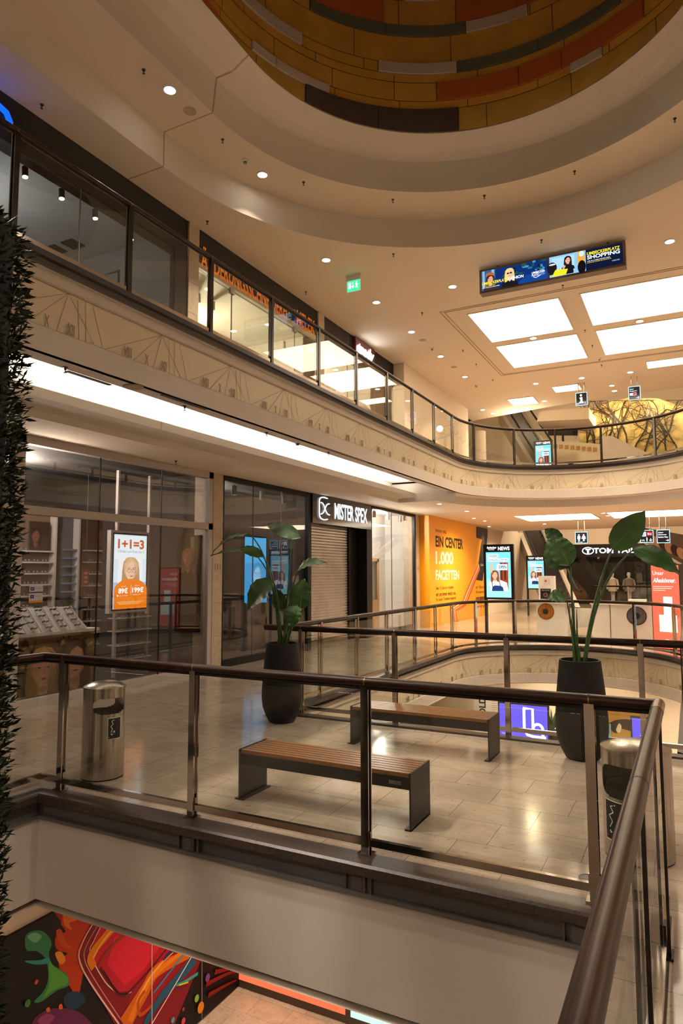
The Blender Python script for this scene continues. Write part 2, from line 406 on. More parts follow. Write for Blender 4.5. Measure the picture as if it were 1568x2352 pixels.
struct(s.build('ceiling_cove', WHITE))
for x, y in ((-6.678, 7.25), ):
    struct(MB().box(x, y, 3.9, x + .002, y + .008, 4.02).build('trim_cove_joint', LINEM))
cl = MB().box(-7.02, -6, 4.005, -6.84, 17.0, 4.02)
tag(cl.build('cove_light', emat((1, .93, .85), 7.5)), 'hidden white light strip in the long cove over the lower shop fronts', 'light strip')

# upper ceiling with the stepped ring
CX, CY, CY2 = -2.4, 8.05, -3.0
def stad(R): return arc(CX, CY, R, 0, PI, 64) + arc(CX, CY2, R, PI, 2 * PI, 24)
EDGE = [(q.x, q.y) for q in (oz(1060, 971, 8.5), oz(1150, 955, 8.5), oz(1246, 937, 8.5), oz(1398, 911, 8.5), oz(1568, 890, 8.5), oz(1800, 866, 8.5))]
plate('ceiling_upper', [(-8.3, -8), (8, -8), (8, 22.0)] + EDGE[::-1] + [(-8.3, EDGE[0][1])], [stad(5.0)], 8.5, CEIL, True)
def ring(name, prof, mat):
    mb = MB(); mb.strip([[(x, y, z) for x, y in stad(r)] for r, z in prof], closed=True)
    return struct(mb.build(name, mat))
ring('ceiling_ring_outer', [(5.0, 8.5), (5.0, 9.1)], WHITE)
ring('ceiling_ring_middle', [(5.0, 9.1), (4.0, 9.1)], CEIL)
ring('ceiling_ring_inner', [(4.0, 9.1), (3.93, 9.66), (3.62, 9.66), (3.32, 9.82), (3.34, 9.86), (4.1, 9.86)], WHITE)
s = MB()
for (r, z0, r1, z1) in ((4.995, 8.5, 4.995, 9.1), (3.995, 9.1, 3.925, 9.66), (3.615, 9.655, 3.315, 9.815)):
    s.add([(CX - r, 7.94, z0), (CX - r, 7.965, z0), (CX - r1, 7.965, z1), (CX - r1, 7.94, z1)], [(0, 1, 2, 3)])
for (xa, xb, z) in ((-8.2, -7.4, 8.498), (-7.4, -6.4, 9.098), (-6.33, -6.02, 9.655)):
    s.add([(xa, 7.94, z), (xb, 7.94, z), (xb, 7.965, z), (xa, 7.965, z)], [(0, 1, 2, 3)])
struct(s.build('trim_ceiling_joint', LINEM))
# panelled drum above the ring
RD = 3.9
def drum(sv, r=RD):
    L = CY - CY2; h = r * PI / 2
    # distance measured along the wall from the far point, positive to the right
    f = RD
    if abs(sv) <= f * PI / 2:
        a = PI / 2 - sv / f; return (CX + r * math.cos(a), CY + r * math.sin(a))
    sg = 1 if sv > 0 else -1; rest = abs(sv) - f * PI / 2
    if rest <= L: return (CX + sg * r, CY - rest)
    a = (rest - L) / f; return (CX + sg * r * math.cos(a), CY2 - r * math.sin(a))
def spos(px, py, z):
    p = oz(px, py, z); dx, dy = p.x - CX, p.y - CY
    if dy < 0: return (RD * PI / 2 - dy) * (1 if dx > 0 else -1)
    return (PI / 2 - math.atan2(dy, dx)) * RD
MUST = pbr('mustard_panel', (.50, .26, .045), .55, noise=.12, nscale=2); MUST2 = pbr('olive_panel', (.36, .21, .04), .55, noise=.12, nscale=2)
REDP = pbr('rust_panel', (.36, .085, .02), .55); DARKP = pbr('dark_brown_panel', (.040, .027, .022), .6); GREENP = pbr('grey_green_panel', (.075, .08, .06), .6); PALEP = pbr('pale_panel', (.46, .38, .33), .6); SEAM = pbr('panel_seam', (.07, .035, .01), .8)
PM = [MUST, MUST2, REDP, DARKP, GREENP, PALEP, SEAM]
rows = [(9.86, 10.70, 1, .9, 1.55, [(spos(693, 250, 10.3), spos(868, 290, 10.3), 3), (spos(868, 290, 10.3), spos(1053, 285, 10.3), 3), (-8.6, -6.3, 2)]),
        (10.70, 10.87, 0, .3, 1.3, [(spos(565, 110, 10.8), spos(625, 148, 10.8), 5), (spos(625, 148, 10.8), spos(750, 212, 10.8), 5), (spos(1315, 165, 10.8), spos(1389, 122, 10.8), 5)]),
        (10.87, 11.25, 0, .1, 1.25, [(spos(1003, 215, 11.0), spos(1190, 180, 11.0), 2), (spos(1190, 180, 11.0), spos(1290, 142, 11), 2), (spos(1290, 142, 11), spos(1484, 25, 11), 2)]),
        (11.25, 11.42, 0, .8, 1.6, []),
        (11.42, 11.64, 0, .4, 1.7, [(spos(864, 165, 11.5), spos(1049, 170, 11.5), 5), (spos(1049, 170, 11.5), spos(1239, 112, 11.5), 4), (spos(1239, 112, 11.5), spos(1434, 5, 11.5), 4), (spos(541, 0, 11.5), spos(688, 100, 11.5), 5)]),
        (11.64, 12.20, 0, .6, 1.9, []),
        (12.20, 12.42, 0, .2, 1.4, [(spos(709, 15, 12.3), spos(885, 70, 12.3), 4), (spos(885, 70, 12.3), spos(1069, 68, 12.3), 4), (spos(1069, 65, 12.3), spos(1213, 28, 12.3), 5)]),
        (12.42, 12.95, 0, .7, 1.5, [(spos(1046, 30, 12.6), spos(1188, 5, 12.6), 2), (spos(1188, 5, 12.6), 3.2, 2), (-4.2, -2.6, 2)]),
        (12.95, 13.15, 0, .4, 1.3, [(-2.2, -.6, 5), (1, 2.6, 4)]), (13.15, 13.8, 0, .1, 1.8, [(-1.0, .9, 2)]), (13.8, 14.6, 1, .5, 1.6, [])]
s = MB(); SMAX = RD * PI / 2 + (CY - CY2)
s.strip([[(*drum(-SMAX + i * .25, RD + .06), z) for i in range(int(2 * SMAX / .25) + 1)] for z in (9.8, 14.7)], 6)
for z0, z1, base, off, step, spec in rows:
    cuts = []; x = -SMAX + off
    sp = sorted(spec); 
    segs = [(a, b, c) for a, b, c in sp]
    cur = -SMAX
    fill = []
    for a, b, c in segs + [(SMAX, SMAX, None)]:
        while cur < a - 1e-4:
            nx = min(a, math.floor((cur - off) / step + 1.0001) * step + off); fill.append((cur, nx, base)); cur = nx
        if c is not None: fill.append((a, b, c)); cur = b
    for a, b, c in fill:
        if b - a < .02: continue
        r = RD if c in (0, 1) else RD - .035
        n = max(1, int((b - a) / .16)); pts = [drum(a + .006 + (b - a - .012) * i / n, r) for i in range(n + 1)]
        s.strip([[(x, y, z0 + .006) for x, y in pts], [(x, y, z1 - .006) for x, y in pts]], c)
        if c not in (0, 1):
            po = [drum(a + .006 + (b - a - .012) * i / n, RD + .05) for i in range(n + 1)]
            s.strip([[(x, y, z0 + .006) for x, y in po], [(x, y, z0 + .006) for x, y in pts]], c)
            for q in (0, -1): s.poly([(*pts[q], z0 + .006), (*po[q], z0 + .006), (*po[q], z1 - .006), (*pts[q], z1 - .006)], c)
struct(s.build('wall_dome', PM))
s = MB(); s.poly([(x, y, 14.65) for x, y in stad(4.0)]); struct(s.build('ceiling_dome', SEAM))

# slab edges with the clock-face frieze
def slab_edge(name, pathf, z0, zt, zb, zf, **k):
    """z0 floor, zt/zb top and bottom of the cream band, zf underside"""
    s = MB()
    sweep(s, pathf, [(.03, z0 + .01), (-.10, z0 + .01), (-.10, z0 - .05)], 1, **k)
    sweep(s, pathf, [(-.10, z0 - .05), (-.04, z0 - .05), (-.02, z0 - .11), (-.05, z0 - .11), (-.05, z0 - .13)], 2, **k)
    sweep(s, pathf, [(-.05, z0 - .13), (-.0, z0 - .13), (-.0, zt + .012)], 0, **k)
    sweep(s, pathf, [(-.0, zt + .012), (.03, zt)], 0, **k)
    sweep(s, pathf, [(.03, zt), (.03, zb)], 3, **k)
    sweep(s, pathf, [(.03, zb), (0, zb - .012), (0, zf), (.08, zf)], 0, **k)
    o = struct(s.build(name, [FASCIA, DGREY, pbr('channel_grey', (.075, .068, .07), .45, .3), CREAM])); return o
def along(pathf, d, **k):
    """walk a path by arc length"""
    P = [V((x, y)) for x, y in pathf(d, **k)]; L = [0]
    for a, b in zip(P, P[1:]): L.append(L[-1] + (b - a).length)
    def f(t):
        t = min(max(t, 0), L[-1] - 1e-6)
        lo = 0
        for i in range(len(L) - 1):
            if L[i] <= t <= L[i + 1]: lo = i; break
        a, b = P[lo], P[lo + 1]; q = (t - L[lo]) / (L[lo + 1] - L[lo]); p = a.lerp(b, q); tt = (b - a).normalized()
        return p, tt
    return f, L[-1]
ROM = {}
def frieze(parent, pathf, t_first, t_last, zt, zb, **k):
    f, T = along(pathf, .026, **k); s = MB(); H = zt - zb
    def at(t, z): p, _ = f(t); return (p.x, p.y, z)
    def ln(t0, v0, t1, v1, w=.007):
        n = max(2, int(abs(t1 - t0) / .18) + 1); A = []; Bq = []
        L = math.hypot(t1 - t0, (v1 - v0) * H); nx, nz = -(v1 - v0) * H / L * w / 2, (t1 - t0) / L * w / 2
        for i in range(n + 1):
            q = i / n; t = t0 + (t1 - t0) * q; z = zb + H * (v0 + (v1 - v0) * q)
            A.append(at(t + nx, z + nz)); Bq.append(at(t - nx, z - nz))
        s.strip([A, Bq])
    ln(t_first, 1, t_last, 1, .009); ln(t_first, 0, t_last, 0, .009)
    a = t_first + .9
    def num(body, t, w):
        p, tt = f(t); tt3 = V((tt.x, tt.y, 0)); up = V((0, 0, 1))
        nrm = tt3.cross(up)
        rt = tt3 if True else tt3
        text_into(s, body, V((p.x, p.y, zb + .005)) - rt * w / 2 + nrm * .004, rt, up, w, .115, 0, .0, .012, .006)
    while a < t_last - .5:
        for t1 in (-.88, -.45, -.13, .36): ln(a, 1, a + t1, 0)
        ln(a + .12, .94, a + .15, 0); ln(a + .22, 1, a + .24, .0); ln(a + .31, 1, a + .47, 0)
        num('VIII', a - .56, .115); num('X', a - .26, .05); num('XII', a + .03, .085)
        a += 1.37
    return s.build('clock_frieze', LINEM, parent)
ue = slab_edge('trim_gallery_edge', upath, 4.95, 4.70, 4.26, 4.0)
# arc length of y on the left run = y + 8
frieze(ue, upath, 8 + 3.71 - 1.37 * 2, 46.0, 4.70, 4.26)
le = slab_edge('trim_void_edge', backpath, 0, -.25, -.69, -.95)
frieze(le, backpath, .3, 21.5, -.25, -.69)
# front void: granite kerb, grey channel and plain white apron
s = MB()
sweep(s, frontpath, [(.02, .004), (-.15, .004), (-.165, -.01), (-.165, -.06), (-.15, -.075), (-.08, -.075)], 1)
sweep(s, frontpath, [(-.08, -.075), (-.08, -.19), (-.125, -.19), (-.125, -.215), (-.10, -.215)], 2)
sweep(s, frontpath, [(-.10, -.215), (-.10, -.875), (.1, -.875)], 0)
fe = struct(s.build('trim_bridge_edge', [FASCIA, CURB, pbr('recess_grey', (.125, .118, .118), .5)]))
for x in (-3.37, -1.98, -.62):
    s = MB().box(x - .095, 4.035, -.19, x - .085, 4.07, -.075).box(x + .085, 4.035, -.19, x + .095, 4.07, -.075).box(x - .05, 4.04, -.188, x + .05, 4.07, -.078)
    s.box(x - .03, 4.034, -.172, x + .03, 4.04, -.098)
    s.build('channel_bracket', MGREY, fe)
s = MB()  # kerb stones of the back void front edge
s.box(-5.0, 7.58, 0.0, -.1, 7.72, .02)
struct(s.build('trim_bridge_kerb', CURB))

# facade planes and rooms behind the glass
FX = -8.2
def room(name, x0, y0, z0, x1, y1, z1, mat, floor=None, ceil=None):
    s = MB()
    s.poly([(x0, y0, z0), (x0, y1, z0), (x0, y1, z1), (x0, y0, z1)][::-1]); s.poly([(x0, y0, z0), (x1, y0, z0), (x1, y0, z1), (x0, y0, z1)]); s.poly([(x0, y1, z0), (x1, y1, z0), (x1, y1, z1), (x0, y1, z1)][::-1])
    s.poly([(x0, y0, z1), (x1, y0, z1), (x1, y1, z1), (x0, y1, z1)], 1); s.poly([(x0, y0, z0), (x1, y0, z0), (x1, y1, z0), (x0, y1, z0)], 2)
    return struct(s.build(name, [mat, ceil or mat, floor or mat]))
WOODF = pbr('shop_wood_floor', (.30, .22, .16), .35, noise=.2, nscale=4, stretch=(.6, 6, 1))
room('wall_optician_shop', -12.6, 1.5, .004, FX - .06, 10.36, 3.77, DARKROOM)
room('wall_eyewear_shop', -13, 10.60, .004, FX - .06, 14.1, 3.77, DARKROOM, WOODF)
room('wall_bright_shop', -9.3, 17.62, .004, FX - .06, 21.2, 3.77, pbr('bright_room', (.80, .78, .74), .6), WOODF)
room('wall_upper_grey_shop', -13, -4, 4.96, FX - .26, 9.49, 8.35, GREYROOM, None, pbr('grey_ceiling', (.45, .42, .39), .8))
room('wall_upper_tailor_shop', -12, 9.77, 4.96, FX - .06, 14.48, 7.9, pbr('cream_room', (.78, .73, .60), .8))
room('wall_upper_fashion_shop', -12, 14.78, 4.96, FX - .06, 19.45, 7.9, pbr('cream_room2', (.74, .68, .58), .8))

def pillar(name, y0, y1, z0, z1, x1=FX + .06, num=None, numz=None):
    s = MB()
    n = max(1, round((z1 - z0) / .62))
    for i in range(n):
        a = z0 + (z1 - z0) * i / n; b = z0 + (z1 - z0) * (i + 1) / n
        s.box(FX - .4, y0, a + .003, x1, y1, b - .003)
    s.box(FX - .38, y0 + .01, z0, x1 - .01, y1 - .01, z1)
    o = s.build(name, STONE); struct(o)
    if num:
        t = MB(); text_into(t, num, (x1 + .003, y0 + .06, numz), (0, 1, 0), (0, 0, 1), y1 - y0 - .12, .12, 0, .01)
        t.build('shop_number', MGREY, o)
    return o
pillar('wall_pillar_optician', 10.33, 10.63, 0, 3.78, num='111', numz=1.9)
pillar('wall_pillar_hoarding', 21.17, 21.45, 0, 3.78, num='10', numz=1.9)
pillar('wall_pillar_tailor', 9.49, 9.78, 4.95, 8.5, num='176', numz=6.35)
pillar('wall_pillar_fashion', 14.48, 14.78, 4.95, 8.5)
struct(MB().box(-9, 19.45, 4.95, -7.82, 26.4, 8.5).build('wall_gallery', CEIL))
struct(MB().box(-9, 28.9, 0, -7.9, 41, 3.9).build('wall_passage', CEIL))
struct(MB().box(-13, -8, 3.78, -8.14, 41, 4.95).build('wall_slab_left', CEIL))
struct(MB().box(3.4, -8, -4.95, 3.6, 24, 8.5).build('wall_right', CEIL))
struct(MB().box(-13, -8.2, -4.95, 8, -8, 8.5).build('wall_back', CEIL))
struct(MB().box(-14, 41, -4.95, 9, 41.3, 14).build('wall_far', CEIL))
struct(MB().box(-13, 28.0, -4.95, 8, 28.2, -.93).build('wall_lower_far', CEIL))
struct(MB().box(8, -8, -4.95, 8.2, 41, 14).build('wall_far_right', CEIL))
struct(MB().box(-13.2, 19.5, 4.95, -13, 41, 14).build('wall_far_left', CEIL))
s = MB(); s.strip([[(x, y, z) for x, y in [(-8.3, EDGE[0][1])] + EDGE + [(8, 22)]] for z in (8.5, 14)]); struct(s.build('wall_over_ceiling', CEIL))
struct(MB().box(-13, 20, 13.9, 8, 41, 14).build('ceiling_far', CEIL))
struct(MB().box(-13, 32, 3.78, 8, 32.2, 4.95).build('trim_far_slab', FASCIA))
s = MB(); s.strip([[(x, y, 9.872) for x, y in stad(r)] for r in (3.55, 3.66)], closed=True)
tag(s.build('cove_light', emat((1, .72, .42), 2.1)), 'hidden warm light strip behind the lip of the panelled dome', 'light strip')
# ---------------------------------------------------------------- shop fronts
def pane(y0, y1, z0, z1, parent, mat, x=FX, name='pane'):
    return MB().box(x - .006, y0, z0, x + .006, y1, z1).build(name, mat, parent)
def joints(ys, z0, z1, parent, mat, x=FX, w=.014):
    for y in ys: MB().box(x - .01, y - w / 2, z0, x + .01, y + w / 2, z1).build('glass_joint', mat, parent)
# optician
w1 = MB()
w1.box(FX - .06, 2.0, 3.66, FX + .05, 10.33, 3.78); w1.box(FX - .06, 2.0, 2.67, FX + .05, 10.33, 2.79); w1.box(FX - .06, 2.0, 0, FX + .04, 10.33, .11)
w1.box(FX - .06, 10.21, 0, FX + .05, 10.33, 3.78); w1.box(FX - .06, 6.02, 0, FX + .05, 6.18, 3.78); w1.box(FX - .06, 2, 0, FX + .05, 2.1, 3.78)
w1 = struct(w1.build('window_1', FRAMEW))
for a, b in ((2.1, 6.02), (6.18, 10.21)):
    pane(a, b, 2.79, 3.66, w1, GLASSD); pane(a, b, .11, 2.67, w1, GLASSD)
joints((7.56, 8.95), 2.79, 3.66, w1, BLACK); joints((7.56, 8.95), .11, 2.67, w1, BLACK)
# eyewear shop
w2 = MB()
w2.box(FX - .06, 10.63, 3.68, FX + .04, 14.12, 3.78); w2.box(FX - .06, 10.63, 0, FX + .04, 10.70, 3.78); w2.box(FX - .06, 10.63, 0, FX + .04, 14.0, .14)
w2.box(FX - .3, 13.98, 0, FX + .05, 14.14, 3.78); w2.box(FX - .6, 17.30, 0, FX + .05, 17.66, 3.78); w2.box(FX - .35, 16.75, 0, FX - .28, 17.4, 3.1)
w2.box(FX - .06, 17.66, 3.70, FX + .04, 21.17, 3.78); w2.box(FX - .06, 21.08, 0, FX + .04, 21.17, 3.78); w2.box(FX - .06, 17.66, 0, FX + .04, 21.1, .13)
w2 = struct(w2.build('window_2', BLACK))
pane(10.70, 13.98, .14, 3.68, w2, GLASSD); joints((11.75, 12.85), .14, 3.68, w2, MGREY); pane(17.66, 21.08, .13, 3.70, w2, GLASSU); joints((19.2,), .13, 3.7, w2, MGREY)
# shutter
sh = thing('roller_shutter', 'closed silver slatted roller shutter under the black eyewear shop sign', 'shutter', (FX - .3, 15.5, 0))
s = MB(); n = 40
prof = []
for i in range(n):
    z = .12 + i * (2.98 / n); h = 2.98 / n
    prof += [(0, z), (.028, z + h * .25), (.028, z + h * .7), (.004, z + h * .95)]
s.strip([[(FX - .32 + d, y, z) for y in (14.14, 16.8)] for d, z in prof])
s.build('slat_curtain', pbr('shutter_metal', (.58, .54, .50), .34, .75, noise=.1, nscale=3), sh)
MB().box(FX - .34, 14.14, 0, FX - .27, 16.8, .12).build('bottom_bar', STEEL, sh)
MB().box(FX - .36, 16.76, 0, FX - .25, 16.84, 3.1).build('guide_rail', BLACK, sh)
# fascia sign
sg = thing('shop_sign', 'black box shop sign with white lit letters above the roller shutter', 'sign', (FX, 15.8, 3.1))
MB().box(FX - .05, 14.13, 3.06, FX + .09, 17.52, 3.775).build('sign_box', BLACKG, sg)
s = MB(); GL = emat((.93, .97, 1), 1.35)
text_into(s, 'MISTER SPEX', (FX + .09, 15.25, 3.22), (0, 1, 0), (0, 0, 1), 1.98, .42, 0, .02, .012, 0)
s.build('lettering', GL, sg)
s = MB()
def smooth2(P, n=5):
    out = []
    for i in range(len(P) - 1):
        p0, p1, p2, p3 = P[max(0, i - 1)], P[i], P[i + 1], P[min(len(P) - 1, i + 2)]
        for k in range(n):
            t = k / n; out.append(tuple(.5 * (2 * p1[j] + (p2[j] - p0[j]) * t + (2 * p0[j] - 5 * p1[j] + 4 * p2[j] - p3[j]) * t * t + (3 * p1[j] - p0[j] - 3 * p2[j] + p3[j]) * t ** 3) for j in (0, 1)))
    return out + [P[-1]]
def emb(pts, w=.015): s.tube([(FX + .115, 14.42 + a, 3.16 + b) for a, b in smooth2(pts)], w, 8)
emb([(.42, .55), (.2, .56), (.02, .50), (.0, .3), (.02, .07), (.2, .0), (.42, .02)])
emb([(.08, .42), (.18, .40), (.28, .28), (.18, .16), (.08, .13)], .014); emb([(.52, .42), (.42, .40), (.30, .28), (.42, .16), (.54, .14)], .014)
s.build('emblem', GL, sg, smooth=True)

# upper shop fronts
def upper_front(name, y0, y1, label, zb=7.83):
    s = MB(); s.box(FX - .25, y0, zb, FX + .02, y1, 8.5)
    return struct(s.build(name, BLACK))
u1 = upper_front('wall_sign_band_grey_shop', -6, 9.49, ''); u2 = upper_front('wall_sign_band_tailor', 9.78, 14.48, ''); u3 = upper_front('wall_sign_band_fashion', 14.78, 19.45, '')
for y in (16.2, 18.0): MB().box(FX + .02, y, 7.83, FX + .024, y + .015, 8.5).build('panel_joint', MGREY, u3)
w3 = struct(MB().box(FX - .05, -4, 4.95, FX + .03, 9.49, 5.05).box(FX - .05, 9.15, 4.95, FX + .03, 9.49, 7.83).build('window_3', BLACK)); pane(-4, 9.15, 5.05, 7.83, w3, GLASSU); joints((4.2, 7.0), 5.05, 7.83, w3, MGREY)
w4 = struct(MB().box(FX - .05, 9.78, 7.72, FX + .03, 14.48, 7.83).box(FX - .05, 9.78, 4.95, FX + .03, 14.48, 5.02).build('window_4', pbr('cream_frame', (.62, .55, .42), .5))); pane(9.78, 14.48, 5.02, 7.72, w4, GLASSU); joints((10.9, 12.3, 13.4), 5.02, 7.72, w4, MGREY)
w5 = struct(MB().box(FX - .05, 14.78, 7.76, FX + .03, 19.45, 7.83).box(FX - .05, 14.78, 4.95, FX + .03, 19.45, 5.02).build('window_5', BLACK)); pane(14.78, 19.45, 5.02, 7.76, w5, GLASSU); joints((16.2, 18.0), 5.02, 7.76, w5, MGREY)
for y in (10.9, 13.4): MB().box(FX - .02, y - .07, 7.60, FX + .03, y + .07, 7.72).build('glass_clamp', STEEL, w4)
s = MB(); ta = thing('shop_lettering', 'orange raised lettering on the black band over the bright upper tailor shop', 'lettering', (FX, 12, 7.9))
OR = emat(srgb('#d9691a'), .6)
text_into(s, 'ÄNDERUNGSSCHNEIDEREI', (FX + .02, 9.86, 7.76), (0, 1, 0), (0, 0, 1), 3.12, .43, 0, .02, .03, 0); s.build('letters', OR, ta); s = MB()
text_into(s, 'MELEK', (FX + .02, 13.42, 7.80), (0, 1, 0), (0, 0, 1), .88, .36, 0, .02, .03, 0)
s.build('letters', OR, ta)
ar = Art((FX + .025, 13.08, 7.86), (0, 1, 0), (0, 0, 1)); ar.line('#8a2f22', [(0, .3), (.08, .2), (.28, .14)], .05).line('#c8b7a2', [(0, .1), (.12, .18), (.3, .28)], .03); ar.build('scissors_emblem', ta)
bs = thing('shop_sign', 'blue glowing letter end on the black band at the upper left edge', 'sign', (FX, 5.3, 8.2))
s = MB(); s.tube([(FX + .04, 4.6, 8.27), (FX + .04, 5.45, 8.27), (FX + .04, 5.66, 8.22), (FX + .04, 5.72, 8.12), (FX + .04, 5.68, 8.05), (FX + .04, 5.5, 8.03), (FX + .04, 4.6, 8.03)], .042, 8)
s.build('letter_tube', emat((.005, .09, 1.0), 1.3), bs, smooth=True)
tr = thing('shop_sign', 'small dark red box sign with glowing white script above the upper gallery', 'sign', (FX, 17, 8.2))
MB().box(FX, 16.5, 7.86, FX + .12, 17.75, 8.46).build('sign_box', pbr('dark_red', (.10, .012, .012), .4), tr)
s = MB(); text_into(s, 'tredy', (FX + .12, 16.58, 7.92), (0, 1, 0), (0, 0, 1), 1.1, .44, 0, .03, .03, 0, .25); s.build('lettering', emat((.9, .97, 1), 8), tr)

# ---------------------------------------------------------------- balustrades
def post_parts(root, x, y, z0, tx, ty, h=1.04, w=.055, mat=None):
    """two flat bars either side of the glass; (tx, ty) runs along the rail"""
    nx, ny = -ty, tx; s = MB()
    if abs(ty) > .9 and -.3 < x < 0 and z0 < 1: w = .03; mat = pbr('shaded_steel', (.06, .055, .05), .3, .9)  # same post steel, coloured darker to stand for the dark it reflects
    for e in (-1, 1):
        c = V((x + nx * e * .022, y + ny * e * .022, z0))
        s.obox(c - V((tx, ty, 0)) * w / 2 - V((nx, ny, 0)) * .007, V((tx, ty, 0)) * w, V((nx, ny, 0)) * .014, V((0, 0, h)))
    s.obox(V((x, y, z0)) - V((tx, ty, 0)) * .05 - V((nx, ny, 0)) * .04, V((tx, ty, 0)) * .10, V((nx, ny, 0)) * .08, V((0, 0, .012)))
    s.obox(V((x, y, z0 + .1)) - V((tx, ty, 0)) * .035 - V((nx, ny, 0)) * .012, V((tx, ty, 0)) * .07, V((nx, ny, 0)) * .024, V((0, 0, .05)))
    return s.build('post', mat or CHROME, root)
def glass_run(root, pts, z0, h0=.10, h1=1.0, gap=.05):
    s = MB(); t = .006
    P = [V((x, y, 0)) for x, y in pts]
    d0 = (P[1] - P[0]).normalized(); P[0] = P[0] + d0 * gap; d1 = (P[-1] - P[-2]).normalized(); P[-1] = P[-1] - d1 * gap
    rows = []
    for off, zz in ((-t, h0), (-t, h1), (t, h1), (t, h0)):
        r = []
        for i, p in enumerate(P):
            a = P[max(0, i - 1)]; b = P[min(len(P) - 1, i + 1)]; d = (b - a).normalized()
            r.append(p + V((-d.y, d.x, 0)) * off + V((0, 0, z0 + zz)))
        rows.append(r)
    s.strip(rows + [rows[0]])
    return s.build('glass_pane', GLASS, root)
def balustrade(name, label, path, posts, z0=0, rail_r=.033, railz=1.115, group=None, joint_posts=True, h1=1.03, pmat=None):
    """path: plan outline; posts: arc lengths of the posts"""
    P = [V((x, y)) for x, y in path]; L = [0]
    for a, b in zip(P, P[1:]): L.append(L[-1] + (b - a).length)
    def at(t):
        for i in range(len(P) - 1):
            if t <= L[i + 1] + 1e-6:
                q = (t - L[i]) / (L[i + 1] - L[i]); return P[i].lerp(P[i + 1], q), (P[i + 1] - P[i]).normalized()
        return P[-1], (P[-1] - P[-2]).normalized()
    root = thing(name, label, 'railing', (P[0].x, P[0].y, z0), group)
    MB().tube([(p.x, p.y, z0 + railz) for p in P], rail_r, 20).build('handrail', RAILM, root, smooth=True)
    s = MB(); s.tube([(p.x, p.y, z0 + railz - rail_r - .008) for p in P], .012, 6); s.build('glass_channel', BLACK, root)
    s = MB()
    rows = [[], [], [], []]
    for i, p in enumerate(P):
        a = P[max(0, i - 1)]; b = P[min(len(P) - 1, i + 1)]
        d1 = (p - a).normalized() if i else (b - p).normalized(); d2 = (b - p).normalized() if i < len(P) - 1 else d1
        dd = (d1 + d2).normalized(); n_ = V((-dd.y, dd.x)) / max(.5, dd.dot(d1))
        for k, (o, z) in enumerate(((-.016, .06), (-.016, .105), (.016, .105), (.016, .06))):
            q = p + n_ * o; rows[k].append((q.x, q.y, z0 + z))
    s.strip(rows + [rows[0]]); s.build('base_channel', CHROME, root)
    for t in posts:
        p, d = at(t); post_parts(root, p.x, p.y, z0 + .004, d.x, d.y, railz - rail_r * .7, mat=pmat)
        if joint_posts and not (abs(d.y) > .9 and -.3 < p.x < 0): MB().cyl((p.x - d.x * .004, p.y - d.y * .004, z0 + railz), (p.x + d.x * .004, p.y + d.y * .004, z0 + railz), rail_r + .0012, None, 20).build('joint_ring', pbr('joint_bronze', (.25, .15, .08), .3, .8), root)
    cuts = sorted(set([0.0] + list(posts) + [L[-1]] + [L[i] for i in range(1, len(P) - 1) if abs((P[i] - P[i - 1]).normalized().dot((P[i + 1] - P[i]).normalized())) < .5]))
    for a, b in zip(cuts, cuts[1:]):
        if b - a < .15: continue
        pts = [at(a)[0]] + [P[i] for i in range(len(P)) if a + .02 < L[i] < b - .02] + [at(b)[0]]
        glass_run(root, [(p.x, p.y) for p in pts], z0, .09, h1)
    return root
y0 = 1.2
fp = [(-5.12, y0), (-5.12, 4.15), (-.19, 4.15), (-.19, -1.2)]
l1 = 4.15 - y0; l2 = l1 + 4.93
balustrade('balustrade', 'dark bronze handrail and glass balustrade running from the left into the near right corner', fp,
           [.4, l1 - 1.2] + [l1 + (5.12 - x) for x in (4.86, 3.43, 1.97, .55)] + [l2 + .4, l2 + 1.75, l2 + 3.15, l2 + 4.5])
MB().tube([(-.19, 4.183, 1.115), (-.19, 3.93, 1.115)], .0345, 20).build('corner_sleeve', pbr('sleeve_bronze', (.16, .10, .07), .25, .9), bpy.data.objects['balustrade'], smooth=True)
MB().cyl((-.19, 2.585, 1.115), (-.19, 2.575, 1.115), .0335, None, 20).build('joint_ring', BLACK, bpy.data.objects['balustrade'])
balustrade('balustrade', 'straight glass balustrade with wooden-brown rail behind the two benches and planters', [(-5.2, 7.75), (-.10, 7.75), (-.10, 15.0)],
           [5.2 - x for x in (4.62, 3.28, 1.90, .50)] + [5.10 + .05] + [5.1 + 1.4 * k for k in (1, 2, 3, 4, 5)], rail_r=.03)
bpth = [(-5.0, 7.95), (-5.0, 11)] + arc(-2.55, 15.3, 2.45, PI, .12, 28)
balustrade('balustrade', 'long glass balustrade curving round the far end of the oval floor opening', bpth, [1.0, 2.25, 3.5, 4.9, 6.15, 7.3, 8.45, 9.65, 11.1, 12.6, 13.9], rail_r=.028)
up = [(-5.5, -2.0), (-5.5, 8)] + arc(-2.4, YC, 3.1, PI, 0, 40) + [(.7, 12), (.7, -2)]
yp = [3.93 + 1.46 * k for k in range(-3, 10)]
al = [y + 2 for y in yp]
base = 19.3
al += [base + 3.1 * a for a in (.36, .85, 1.25, 1.66, 2.15, 2.6)]
al += [base + 3.1 * PI + .4 + 1.46 * k for k in range(0, 12)]
balustrade('balustrade', 'upper gallery glass balustrade above the clock-face frieze, curving away to the right', up, al, z0=4.95, rail_r=.03, railz=1.085, pmat=pbr('shaded_steel', (.10, .10, .11), .22, .9))  # upper posts get a darkened steel colour in place of dark reflections

